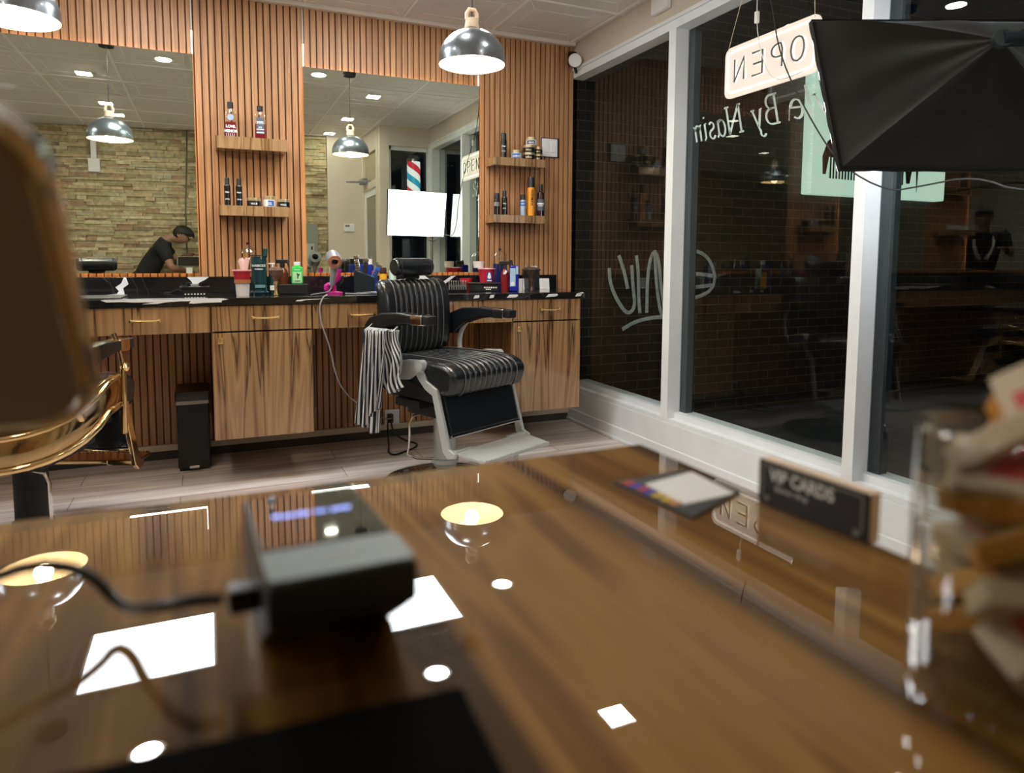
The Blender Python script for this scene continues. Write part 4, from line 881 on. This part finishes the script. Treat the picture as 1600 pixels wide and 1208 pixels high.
# ================================================================== WINDOW THINGS
SGN = emit('lit frosted acrylic', (1, .85, .70), .68); SGE = emit('sign led edge', (1, .95, .82), 1.6); HALO = emit('letter glow', (1, .93, .74), 1.25); TUBEM = M_('grey letter tube', (.09, .09, .085), .6)
for m_ in (SGN, HALO, SGE): m_.node_tree.nodes['Principled BSDF'].inputs['Base Color'].default_value = (.25, .24, .22, 1)
t = thing('open_sign', 'lit rounded OPEN sign hanging in the window on thin wires', 'sign', (-.055, -1.762, 1.925))
t.rotation_euler = (0, 0, 0)
def rrect(w, h, r, n=6):
    p = []
    for cx, cy, a0 in ((w-r, h-r, 0), (-w+r, h-r, 90), (-w+r, -h+r, 180), (w-r, -h+r, 270)):
        for k in range(n+1): a = rad(a0+90*k/n); p.append((cx+r*cos(a), cy+r*sin(a)))
    return p
YZ = Matrix(((0, 0, 1, 0), (1, 0, 0, 0), (0, 1, 0, 0), (0, 0, 0, 1)))      # poly (y,z) extruded along +X
MB().prism(rrect(.262, .112, .035), .010, YZ).build('acrylic_plate', SGN, t)
pp = rrect(.240, .090, .028); MB().tube([(-.003, y, z) for y, z in pp]+[(-.003, *pp[0])], .0045, 8).build('border_tube', SGE, t)
pp = rrect(.240, .090, .028); MB().tube([(.013, y, z) for y, z in pp]+[(.013, *pp[0])], .0045, 8).build('border_tube', SGE, t)
# letters read correctly from the street (from +X side): stroke tubes, mirrored inside
LET = {'O': [[(.5, 0), (.2, .08), (.05, .35), (.05, .65), (.2, .92), (.5, 1), (.8, .92), (.95, .65), (.95, .35), (.8, .08), (.5, 0)]], 'P': [[(.1, 0), (.1, 1), (.6, 1), (.9, .85), (.9, .6), (.6, .45), (.1, .45)]], 'E': [[(.9, 0), (.1, 0), (.1, 1), (.9, 1)], [(.1, .5), (.8, .5)]], 'N': [[(.1, 0), (.1, 1), (.9, 0), (.9, 1)]]}
gl = MB(); tb = MB()
for k, ch in enumerate('OPEN'):
    for st in LET[ch]:
        P = [(-.200+k*.108+p[0]*.072, -.048+p[1]*.096) for p in st]
        sm = 1 if ch in 'OP' else 0
        gl.tube([(-.0008, y, z) for y, z in P], .0075, 6, sm); tb.tube([(-.010, y, z) for y, z in P], .0040, 6, sm)
gl.build('letter_glow', HALO, t); tb.build('letter_tubes', TUBEM, t)
MB().tube([(0, .245, .10), (.03, .17, .40)], .0015, 6).tube([(0, -.235, .10), (.03, -.19, .40)], .0015, 6).build('hanging_wire', M_('tan wire', (.55, .45, .28), .5), t)
t2 = MB().tube([(-.012, .07, .44), (-.014, .06, .30), (-.016, .058, .15), (-.018, .02, .02), (-.018, -.03, -.08), (-.018, -.1, -.11), (-.018, -.2, -.10)], .002, 6, 2).box((-.022, .05, .165), (-.006, .068, .215), .004).build('power_lead', M_('clear white lead', (.7, .68, .62), .4), t)
# power adaptor + black cable
t = thing('power_adaptor', 'white power adaptor box fixed high on the wall above the windows', 'adaptor', (-.001, -.93, 2.44))
MB().box((-.03, -.09, -.05), (0, .05, .045), .006).build('adaptor_body', WHITEP, t)
tag(MB().tube([(-.02, -1.66, 2.499), (-.03, -1.69, 2.3), (-.035, -1.75, 2.17), (-.09, -1.86, 1.90), (-.09, -2.05, 1.59), (-.06, -2.157, 1.43), (-.04, -2.33, 1.323), (-.04, -2.45, 1.33), (-.05, -2.634, 1.345), (-.08, -2.80, 1.27), (-.1, -3.02, 1.31)], .003, 6, 2).build('hanging_cable', BLACKM), 'thin black cable hanging down past the OPEN sign to the softbox', 'cable')
# vinyl lettering on glass: reads from the street
WL = M_('white vinyl', (.72, .78, .78), .5)
tl = thing('window_lettering', 'white italic shop lettering on the window glass, reading from outside', 'lettering', (.0862, -1.6, 1.69))
def arc(cx, cy, rx, ry, a0, a1, n=10): return [(cx+rx*cos(rad(a0+(a1-a0)*i/n)), cy+ry*sin(rad(a0+(a1-a0)*i/n))) for i in range(n+1)]
XH = .62
GL = {'N': (.80, [[(.08, 0), (.08, 1)], [(.08, 1), (.70, 0)], [(.70, 0), (.70, 1)], [(-.04, 0), (.20, 0)], [(-.04, 1), (.14, 1)], [(.58, 1), (.82, 1)]]),
  'B': (.66, [[(.10, 0), (.10, 1)], [(-.02, 1), (.30, 1)]+arc(.30, .77, .22, .23, 90, -90)+[(.12, .54)], [(.30, .54)]+arc(.32, .27, .27, .27, 90, -90)+[(-.02, 0)]]),
  'S': (.56, [arc(.28, .76, .22, .24, 20, 200)+arc(.28, .26, .24, .27, 100, -160)]),
  't': (.34, [[(.14, .90), (.14, .12)]+arc(.24, .12, .10, .12, 180, 300), [(.0, XH), (.30, XH)]]),
  'y': (.52, [[(.02, XH), (.10, XH), (.26, .02)], [(.50, XH), (.24, -.10)]+arc(.10, -.22, .12, .12, 30, -160), [(.40, XH), (.58, XH)]]),
  'l': (.26, [[(.02, 1), (.12, 1), (.12, .08), (.22, 0)]]),
  'e': (.48, [[(.06, .33), (.42, .38)]+arc(.24, .36, .19, .26, 5, 180)+arc(.25, .30, .20, .31, 180, 310)]),
  'a': (.52, [arc(.22, .30, .18, .31, 60, 330), [(.40, XH), (.40, .10), (.50, .0)], arc(.24, .46, .16, .16, 150, 20)]),
  's': (.40, [arc(.20, .47, .13, .15, 30, 210)+arc(.19, .16, .15, .17, 90, -160)]),
  'i': (.26, [[(.02, XH), (.12, XH), (.12, .06), (.22, 0)], [(.12, .84), (.125, .90)]]),
  'm': (.86, [[(.0, XH), (.10, XH), (.10, 0)], [(.10, .42)]+arc(.25, .47, .14, .15, 160, 0)+[(.39, 0)], [(.39, .42)]+arc(.54, .47, .14, .15, 160, 0)+[(.68, .06), (.78, 0)]])}
NIB = V((cos(rad(25)), sin(rad(25)), 0))
for wd, y0, y1 in (('Style', -2.14, -1.765), ('By', -1.700, -1.545), ('Nasim', -1.475, -1.085)):
    g = MB(); x = 0; CH = .132
    for ch in wd:
        adv, sts = GL[ch]
        for st in sts:
            P = [V((x+p[0]+p[1]*.26, p[1], 0)) for p in st]; L_ = []; R_l = []
            for i, p in enumerate(P):
                d = (P[min(i+1, len(P)-1)]-P[max(i-1, 0)]).normalized(); nn = V((-d.y, d.x, 0)); w_ = .018+.038*abs(d.cross(NIB).z)
                L_.append(p+nn*w_); R_l.append(p-nn*w_)
            g.grid(lambda u, v, A=L_, B=R_l: A[round(u*(len(A)-1))].lerp(B[round(u*(len(A)-1))], v), len(P)-1, 1)
        x += adv+.06
    tot = x-.06
    for v in g.bm.verts: v.co = V((0, (y0+1.6)+(y1-y0)*v.co.x/tot, v.co.y*CH))
    o = g.build('word', WL, tl, False); md = o.modifiers.new('t', 'SOLIDIFY'); md.thickness = .0008
# ---- softbox
t = thing('softbox_light', 'black fabric softbox photo light in front of the right window', 'softbox', (-.12, -2.97, 0))
A = V((-.635, -2.513, 1.765)); B = V((-.621, -2.62, 1.331)); Cc = V((.04, -2.77, 1.775)); D = V((.04, -2.87, 1.335)); AP = V((-.45, -2.93, 1.62)); off = V((.12, 2.97, 0))
A, B, Cc, D, AP = [p+off for p in (A, B, Cc, D, AP)]
FAB = mat('black softbox fabric', (.014, .012, .007), .5, var=.2, vs=12, bump=.2)
def sag(P, Q, Rr, amt, nrm):
    return lambda u, v: (P.lerp(Q, u)).lerp(Rr, v)+nrm*amt*sin(pi*v)*(.25+.75*abs(2*u-1))+nrm*.006*sin(u*19+v*3)*v*(1-v)*3
cen = (A+B+Cc+D)/4
g = MB()
for P, Q in ((A, B), (B, D), (D, Cc), (Cc, A)):
    nrm = (Q-P).cross(AP-P).normalized()
    if nrm.dot((P+Q)/2-cen) < 0: nrm = -nrm
    R_ = AP
    g.grid(lambda u, v, P=P, Q=Q, nrm=nrm: (P.lerp(Q, u)).lerp(AP, v*.97)+(P.lerp(Q, u)-cen).normalized()*.045*sin(pi*v)-nrm*(.022*sin(pi*v)*(1-(2*u-1)**4)-.004*sin(u*16+v*2)*sin(pi*v)*(1-(2*u-1)**4)), 24, 20, .0015)
g.build('fabric_shell', FAB, t)
nf = (Cc-A).cross(B-A).normalized()
if nf.y < 0: nf = -nf
g = MB()
for P, Q in ((A, B), (B, D), (D, Cc), (Cc, A)):
    g.grid(lambda u, v, P=P, Q=Q: P.lerp(Q, u)-nf*(-.005+.018*v)+(cen-P.lerp(Q, u)).normalized()*-.002+nf*.003*sin(u*30)*(1-v), 20, 3, .0015)
g.build('front_lip', BLACKM, t)
def face(u, v): p = A.lerp(Cc, u).lerp(B.lerp(D, u), v); return p+nf*(.007+.018*sin(pi*u)*sin(pi*v))
MB().grid(face, 12, 12).build('diffuser', emit('softbox diffuser', (.93, .97, 1), SOFT), t)
MB().cyl(AP, AP+V((.12, -.06, .0)), .018).lathe([(0, -.008), (.022, -.008), (.022, .008), (0, .008)], 24, Matrix.Translation(AP) @ (AP-cen).to_track_quat('Z', 'Y').to_matrix().to_4x4()).build('lamp_head', M_('lamp head plastic', (.008, .02, .026), .4), t)
MB().tube([AP+V((.1, -.05, 0)), V((-.03, -.07, 1.60)), V((.05, .05, 1.50))], .012).cyl((.05, .05, .35), (.05, .05, 1.52), .014).cyl((.05, .05, .10), (.05, .05, .36), .019).build('stand_pole', CHROME, t)
for a in (100, 215, 335):
    c_, s_ = cos(rad(a))*.085, sin(rad(a))*.085
    lg = MB().tube([(.05, .05, .40), (.05+c_*1.9*(.55 if a != 100 else .8), .05+s_*2, .008)], .009).build('tripod_leg', CHROME, t)
# ================================================================== RECEPTION DESK
t = thing('reception_desk', 'glossy dark walnut reception desk filling the foreground', 'desk', (0, 0, 0))
MB().box((-2.70, -4.16, ZT-.04), (-1.944, -3.578, ZT), .0025).build('desk_top', DESK, t)
MB().box((-2.68, -4.10, .03), (-1.99, -3.63, ZT-.04)).box((-2.66, -4.08, 0), (-2.01, -3.66, .03)).build('desk_body', ZEB, t, False)
# card terminal
DKP = mat('terminal black plastic', (.010, .011, .012), .5); SLP = mat('terminal slate top', (.15, .195, .215), .5)
t = thing('card_terminal', 'dark card payment terminal with glossy screen and blue text', 'card terminal', (-2.2165, -3.741, ZT), rad(1.5))
prof = [(-.054, .0385), (-.054, .024), (-.020, .001), (.044, .001), (.050, .006), (.050, .0335)]   # (y,z)
MB().prism(prof, .051, Matrix.Translation((-.0255, 0, 0)) @ YZ, bev=.0018).build('terminal_body', DKP, t)
TS = Matrix.Translation((0, 0, .0360)) @ Matrix.Rotation(-.048, 4, 'X')
MB().prism(rrect(.0248, .0140, .004), .0009, TS @ Matrix.Translation((0, -.0390, 0))).build('top_plate', SLP, t, False)
MB().prism(rrect(.0236, .0345, .003), .0009, TS @ Matrix.Translation((0, .0115, 0))).build('screen', DARKGLASS, t, False)
text_mesh('screen_text', 'Ready to pay', .0062, emit('blue screen text', (.08, .22, 1), 1.6), TS @ Matrix.Translation((.0, .012, .0011)), t, ext=0, bold=.0003)
text_mesh('logo_text', 'clover', .0055, M_('grey print', (.25, .27, .28), .5), TS @ Matrix.Translation((0, -.039, .0011)), t, ext=.0, bold=.0001)
MB().box((-.036, -.028, .018), (-.0235, -.018, .027), .0015).build('cable_plug', BLACKP, t)
tag(MB().tube([(-2.2535, -3.764, ZT+.0225), (-2.264, -3.764, ZT+.024), (-2.277, -3.752, ZT+.018), (-2.290, -3.722, ZT+.006), (-2.302, -3.716, ZT+.022), (-2.325, -3.72, ZT+.030), (-2.355, -3.755, ZT+.022), (-2.42, -3.81, ZT+.004)], .0022, 8, 2).build('charging_cable', BLACKP), 'black cable plugged into the left side of the card terminal', 'cable')
t = thing('smartphone', 'black flat phone lying face down at the bottom edge, below the terminal', 'phone', (-2.252, -3.853, ZT+.0002), rad(-3))
MB().box((-.068, -.038, 0), (.068, .038, .006), .003).build('phone_body', mat('phone black', (.002, .002, .002), .9, spec=.05), t)
MB().box((-.062, .010, .006), (-.040, .032, .0068), .0015).build('camera_bump', BLACKM, t)
# tablet whose metal back faces us
t = thing('tablet_computer', 'tablet till seen from its bronze back at the left edge', 'tablet', (-2.421, -3.745, ZT))
tb_ = Matrix.Translation((0, -.012, .13)) @ Matrix.Rotation(rad(43), 4, 'X')      # local plate: x across, y->thickness, z up
MB().prism(rrect(.122, .070, .022), .004, tb_ @ Matrix.Translation((0, .004, 0)) @ Matrix.Rotation(pi/2, 4, 'X')).build('tablet_back', mat('bronze metal back', (.27, .215, .14), .5, .0), t)
pp = rrect(.1225, .0705, .0225, 8)
rim = MB().tube([tb_ @ V((x, .004, z)) for x, z in pp]+[tb_ @ V((pp[0][0], .004, pp[0][1]))], .0052, 8).build('chrome_rim', CHROME, t)
MB().prism(rrect(.115, .063, .018), .001, tb_ @ Matrix.Translation((0, .0075, 0)) @ Matrix.Rotation(pi/2, 4, 'X')).build('screen', DARKGLASS, t)
MB().box((-.055, -.01, 0), (.035, .07, .012), .004).box((-.04, .025, .01), (.02, .040, .072), .005).build('stand', WHITEP, t)
# card stand
t = thing('business_card_stand', 'small wooden stand with a black business card on the desk', 'card stand', (-1.9525, -3.749, ZT), rad(3))
MB().box((.0012, -.036, 0), (.0085, .036, .0265), .0008).build('wooden_block', ASH, t)
MB().box((.0, -.0355, .0005), (.0012, .0355, .026)).build('black_card', BLACKP, t, False)
FX = Matrix(((0, 0, -1, 0), (-1, 0, 0, 0), (0, 1, 0, 0), (0, 0, 0, 1)))   # text on face looking to -X
text_mesh('card_text', 'VIP CARDS', .0098, LBW, Matrix.Translation((-.0002, .006, .0155)) @ FX, t, ext=0, bold=.0003, sx=.9)
text_mesh('card_text', 'Barber shop', .0045, LBW, Matrix.Translation((-.0002, .012, .0100)) @ FX, t, ext=0)
g = MB()
for y0, z0, y1, z1 in ((-.032, .0235, .032, .0243), (-.0325, .005, -.0317, .0235), (.0317, .005, .0325, .0235)): g.box((-.0005, y0, z0), (.0001, y1, z1))
g.lathe([(0, 0), (.0018, 0), (.0018, .0004), (0, .0004)], 12, Matrix.Translation((-.0002, .029, .004)) @ Matrix.Rotation(-pi/2, 4, 'Y')).lathe([(0, 0), (.0018, 0), (.0018, .0004), (0, .0004)], 12, Matrix.Translation((-.0002, -.029, .004)) @ Matrix.Rotation(-pi/2, 4, 'Y'))
g.build('card_border', M_('border grey', (.22, .22, .20), .5), t, False)
# flat sign (its code square is left blank)
t = thing('flat_sign', 'black printed sign with a blank white square lying flat on the desk', 'sign', (-1.985, -3.681, ZT+.0002))
MB().prism([(-.033, .026), (.026, .030), (.030, -.018), (-.026, -.042)], .0015).build('sign_card', BLACKP, t, False)
MB().prism([(-.018, .014), (.026, .023), (.022, -.022), (-.019, -.025)], .0004, Matrix.Translation((0, 0, .0016))).build('blank_square', WHITEP, t, False)
for i, (c, y) in enumerate((((.5, .02, .02), .020), ((.02, .03, .5), .013), ((.5, .02, .02), .007), ((.02, .03, .5), .001), ((.7, .45, .02), -.006), ((.7, .45, .02), -.014), ((.65, .3, .1), -.021))):
    MB().box((-.030+.0008*i, y-.0025, .0016), (-.0225+.0008*i, y+.0025, .002)).build('colour_icon', M_('icon %d' % i, c, .5), t, False)
# glass jar of sweets
JX, JY = -2.003, -3.889
t = thing('candy_jar', 'clear glass cylinder jar full of wrapped sweets at the right edge', 'jar', (JX, JY, ZT+.0002))
MB().lathe([(0, 0), (.036, 0), (.038, .003), (.038, .086), (.0365, .088), (.0355, .086), (.0355, .006), (0, .005)], 48).build('glass_cylinder', CLEAR, t)
RC = random.Random(12)
CW = M_('cream wrapper', (.50, .40, .26), .4); CG = M_('gold wrapper', (.42, .19, .025), .3, metal=.3); CR = M_('red band', (.5, .03, .02), .4)
pos = []
for lay in range(9):
    for k in range(3 if lay < 8 else 1):
        a = lay*1.9+k*2*pi/3+RC.uniform(-.3, .3); r_ = .0168 if lay < 8 else .003
        pos.append((r_*cos(a), r_*sin(a), .016+lay*.0100, a+pi/2+RC.uniform(-.6, .6), RC.uniform(-.7, .7), RC.uniform(-.8, .8)))
proto = {}
for i, (x, y, z, a, b_, c_) in enumerate(pos):
    kind = i % 2
    if kind not in proto:
        p = thing('wrapped_sweet', ('cream faced sweet packet with a red square among those in the glass jar', 'gold wrapped sweet packet with a plain cream end among those in the glass jar')[kind], 'sweet', (0, 0, 0), 0, ('cream wrapped sweets in the glass jar', 'gold wrapped sweets in the glass jar')[kind])
        MB().box((-.0165, -.0105, -.0042), (.0165, .0105, .0042), .0012).build('wrapper', (CW, CG)[kind], p)
        for z_ in (-.0044, .0042): MB().box((-.0145 if kind == 0 else -.006, -.0088, z_), (.0145 if kind == 0 else .014, .0088, z_+.0003)).build('paper_face', CW, p, False)
        if kind == 0:
            for z_ in (-.0047, .0044): MB().box((-.006, -.0055, z_), (.007, .0055, z_+.0003)).build('red_print', CR, p, False)
        proto[kind] = p; q = p
    else: q = dup(proto[kind], (0, 0, 0))
    q.location = (JX+x, JY+y, ZT+z); q.rotation_euler = (c_, b_, a)
# ================================================================== PEOPLE
SKIN = mat('skin', (.36, .19, .12), .5); BLKC = mat('black cotton', (.010, .010, .012), .85); HAIR = mat('dark hair', (.008, .006, .005), .6); JEAN = mat('dark jeans', (.02, .022, .03), .8)
def skin(name, verts, edges, m, parent=None, sub=2):
    me = bpy.data.meshes.new(name); me.from_pydata([v[0] for v in verts], [], edges)
    o = bpy.data.objects.new(name, me); COL.objects.link(o)
    md = o.modifiers.new('sk', 'SKIN'); md.use_smooth_shade = True
    for i, v in enumerate(verts):
        r = v[1]; r = r if isinstance(r, tuple) else (r, r); me.skin_vertices[0].data[i].radius = r
    me.skin_vertices[0].data[0].use_root = True
    s_ = o.modifiers.new('ss', 'SUBSURF'); s_.levels = sub; s_.render_levels = sub
    bpy.context.view_layer.update(); apply_mods(o)
    o.data.materials.clear(); o.data.materials.append(m); o.data.polygons.foreach_set('use_smooth', [True]*len(o.data.polygons))
    if parent is not None: o.parent = parent
    return o
def build_person(label, loc, J, face_dir, hair=True, group=None, stripe=False):
    """J: joints in local coords; face_dir: unit vector the face looks to"""
    t = thing('person', label, 'person', loc)
    VV = []; EE = []; idx = {}
    def add(n, p, r, par=None):
        VV.append((tuple(p), r)); idx[n] = len(VV)-1
        if par is not None: EE.append((idx[par], idx[n]))
    J = {k: V(v) for k, v in J.items()}
    add('pel', J['pel'], (.085, .07)); add('waist', J['pel'].lerp(J['chest'], .45), (.09, .075), 'pel'); add('chest', J['chest'], (.105, .08), 'waist')
    add('neckb', J['neck'], .055, 'chest'); hd = J['head']; axis = (hd-J['neck']).normalized()
    add('neckt', J['neck'].lerp(hd, .45), .052, 'neckb')
    add('jaw', hd-axis*.05+face_dir*.022, (.060, .066), 'neckt'); add('skull', hd+axis*.025, (.084, .092), 'jaw'); add('crown', hd+axis*.085, (.074, .082), 'skull')
    side = axis.cross(face_dir).normalized()
    for s, nm in ((1, 'L'), (-1, 'R')):
        add('sh'+nm, J['sh'+nm], .045, 'chest'); add('ua'+nm, J['sh'+nm].lerp(J['el'+nm], .5), .046, 'sh'+nm); add('el'+nm, J['el'+nm], .038, 'ua'+nm)
        add('fa'+nm, J['el'+nm].lerp(J['wr'+nm], .35), .038, 'el'+nm); add('wr'+nm, J['wr'+nm], .025, 'fa'+nm)
        d = (J['wr'+nm]-J['el'+nm]).normalized(); lat = d.cross(V((0, 0, 1))).normalized(); curl = d.cross(lat).normalized()*(1 if d.cross(lat).z < 0 else -1)
        pm = J['wr'+nm]+d*.05; add('pm'+nm, pm, (.032, .016), 'wr'+nm)
        for k, (o_, L) in enumerate(((-.027, .062), (-.009, .072), (.009, .068), (.026, .054))):
            b0 = J['wr'+nm]+d*.085+lat*o_
            add('f%d%s' % (k, nm), b0, .0095, 'pm'+nm); add('g%d%s' % (k, nm), b0+d*L*.5+curl*.012, .0085, 'f%d%s' % (k, nm)); add('h%d%s' % (k, nm), b0+d*L*.8+curl*.034, .0075, 'g%d%s' % (k, nm))
        tb0 = J['wr'+nm]+d*.035-lat*.03*(1 if nm == 'L' else -1)
        add('t0'+nm, tb0, .011, 'pm'+nm); add('t1'+nm, tb0+d*.035-lat*.014*(1 if nm == 'L' else -1)+curl*.01, .009, 't0'+nm)
        add('hip'+nm, J['hip'+nm], .055, 'pel'); add('th'+nm, J['hip'+nm].lerp(J['kn'+nm], .5), .062, 'hip'+nm); add('kn'+nm, J['kn'+nm], .052, 'th'+nm)
        add('cf'+nm, J['kn'+nm].lerp(J['an'+nm], .35), .052, 'kn'+nm); add('an'+nm, J['an'+nm], .036, 'cf'+nm)
        ff = V((face_dir.x, face_dir.y, 0)).normalized(); add('toe'+nm, J['an'+nm]+ff*.15-V((0, 0, .045)), (.035, .028), 'an'+nm)
    body = skin('body', VV, EE, SKIN, t)
    # face: nose, brows, ears, eyes, mouth
    fc = hd+axis*.0
    nz = MB(); nz.tube([fc+face_dir*.075+axis*.025, fc+face_dir*.098-axis*.012, fc+face_dir*.078-axis*.022], [.009, .015, .010], 8, 1); nz.build('nose', SKIN, t)
    for s in (1, -1):
        er = MB(); er.lathe([(0, -.008), (.02, -.006), (.022, 0), (.016, .006), (0, .004)], 14, Matrix.Translation(fc+side*s*.078-face_dir*.005) @ side.to_track_quat('Z', 'Y').to_matrix().to_4x4() @ Matrix.Diagonal((.75, 1.25, 1, 1))); er.build('ear', SKIN, t)
        MB().lathe([(0, -.008), (.008, 0), (0, .008)], 10, Matrix.Translation(fc+face_dir*.068+side*s*.031+axis*.018)).build('eye', HAIR, t)
        MB().tube([fc+face_dir*.074+side*s*.016+axis*.036, fc+face_dir*.066+side*s*.048+axis*.036], .0045, 6).build('eyebrow', HAIR, t)
    MB().tube([fc+face_dir*.074-side*.024-axis*.05, fc+face_dir*.082-axis*.048, fc+face_dir*.074+side*.024-axis*.05], .006, 6, 1).build('mouth', mat('lips', (.25, .09, .07), .5), t)
    hg = bmesh.new(); bmesh.ops.create_uvsphere(hg, u_segments=32, v_segments=22, radius=1)
    Hc = hd+axis*.034-face_dir*.006; up2 = face_dir.cross(side).normalized(); up2 = up2 if up2.dot(axis) > 0 else -up2
    fdn = side.cross(up2).normalized(); fdn = fdn if fdn.dot(face_dir) > 0 else -fdn
    for v in hg.verts:
        c = v.co.copy(); k = 1+.10*max(0, c.z)*max(0, .3+c.y)
        v.co = Hc+side*c.x*.090*k+fdn*c.y*.108*k+up2*c.z*.098*k
    kill = []
    for f in hg.faces:
        q = f.calc_center_median()-Hc; yy_, zz_ = q.dot(fdn)/.108, q.dot(up2)/.098
        lim = .42 if yy_ > .55 else (.05+.55*max(0, yy_) if yy_ > -.15 else -.62)
        if zz_ < lim: kill.append(f)
    bmesh.ops.delete(hg, geom=kill, context='FACES'); bmesh.ops.solidify(hg, geom=hg.faces[:], thickness=-.008)
    hm = bpy.data.meshes.new('hair'); hg.to_mesh(hm); hg.free(); hm.materials.append(HAIR); hm.polygons.foreach_set('use_smooth', [True]*len(hm.polygons))
    ho = bpy.data.objects.new('hair', hm); COL.objects.link(ho); ho.parent = t
    # shirt: slightly larger skin over torso and upper arms
    SV = []; SE = []; si = {}
    def sa(n, p, r, par=None):
        SV.append((tuple(p), r)); si[n] = len(SV)-1
        if par: SE.append((si[par], si[n]))
    up_ = (J['chest']-J['pel']).normalized()
    sa('pel', J['pel']-up_*.10, (.155, .128)); sa('w', J['pel'].lerp(J['chest'], .45), (.137, .115), 'pel'); sa('c', J['chest'], (.172, .150), 'w'); sa('n', J['chest'].lerp(J['neck'], .78), (.085, .08), 'c')
    for nm in 'LR':
        sa('s'+nm, J['sh'+nm], .074, 'c'); sa('u'+nm, J['sh'+nm].lerp(J['el'+nm], .45), .064, 's'+nm); sa('e'+nm, J['sh'+nm].lerp(J['el'+nm], .72), .058, 'u'+nm)
    skin('t_shirt', SV, SE, BLKC, t)
    TV = []; TE = []; ti = {}
    def ta(n, p, r, par=None):
        TV.append((tuple(p), r)); ti[n] = len(TV)-1
        if par: TE.append((ti[par], ti[n]))
    ta('w', J['pel']+up_*.06, (.135, .112)); ta('p', J['pel'], (.14, .12), 'w'); ta('q', J['pel']-V((0, 0, .05)), (.10, .10), 'p')
    for nm in 'LR':
        ta('h'+nm, J['hip'+nm]+V((0, 0, .0)), .108, 'q'); ta('t'+nm, J['hip'+nm].lerp(J['kn'+nm], .5), .084, 'h'+nm); ta('k'+nm, J['kn'+nm], .066, 't'+nm); ta('a'+nm, J['an'+nm]+V((0, 0, .02)), .056, 'k'+nm)
    skin('trousers', TV, TE, JEAN, t)
    for nm in 'LR':
        ff = V((face_dir.x, face_dir.y, 0)).normalized(); a = J['an'+nm]
        skin('shoe', [(tuple(a-ff*.04+V((0, 0, -.03))), (.045, .045)), (tuple(a+ff*.06+V((0, 0, -.04))), (.045, .034)), (tuple(a+ff*.17+V((0, 0, -.045))), (.04, .028))], [(0, 1), (1, 2)], BLKC, t, 1)
    if stripe:
        for s in (1, -1):
            MB().tube([J['neck']+side*s*.07-up_*.02, J['chest']+side*s*.10+face_dir*.125+up_*.04, J['chest']+side*s*.03+face_dir*.14-up_*.12], [.012, .026, .022], 8, 1).build('white_strap', WHITEP, t)
    return t
# photographer bending over the desk: standing left of it, leaning towards +X
fd = V((.72, .12, -.62)).normalized()
build_person('person in a black t-shirt bending over the desk, seen in the left mirror', (0, 0, 0), dict(
    pel=(-2.87, -4.12, .90), chest=(-2.735, -4.10, 1.175), neck=(-2.625, -4.09, 1.31), head=(-2.515, -4.08, 1.335),
    shL=(-2.68, -3.93, 1.215), elL=(-2.60, -3.84, .995), wrL=(-2.46, -3.90, .962), shR=(-2.70, -4.27, 1.23), elR=(-2.56, -4.28, 1.08), wrR=(-2.44, -4.16, 1.13),
    hipL=(-2.91, -4.02, .86), knL=(-2.90, -4.01, .47), anL=(-2.94, -4.0, .085), hipR=(-2.92, -4.21, .86), knR=(-2.95, -4.2, .47), anR=(-2.99, -4.2, .085)), fd)
# barber standing at the far left station
fd2 = V((.75, .62, -.15)).normalized()
build_person('person in a dark top with white straps standing at the far left station', (-5.65, -.95, 0), dict(
    pel=(0, 0, .92), chest=(.02, .02, 1.25), neck=(.03, .03, 1.44), head=(.06, .05, 1.56), shL=(-.10, .15, 1.38), elL=(.02, .33, 1.16), wrL=(.22, .38, 1.22), shR=(.13, -.13, 1.38), elR=(.27, -.20, 1.14), wrR=(.42, -.05, 1.2),
    hipL=(-.05, .09, .87), knL=(-.03, .11, .47), anL=(-.05, .11, .085), hipR=(.06, -.08, .87), knR=(.09, -.09, .47), anR=(.07, -.09, .085)), fd2, stripe=True)
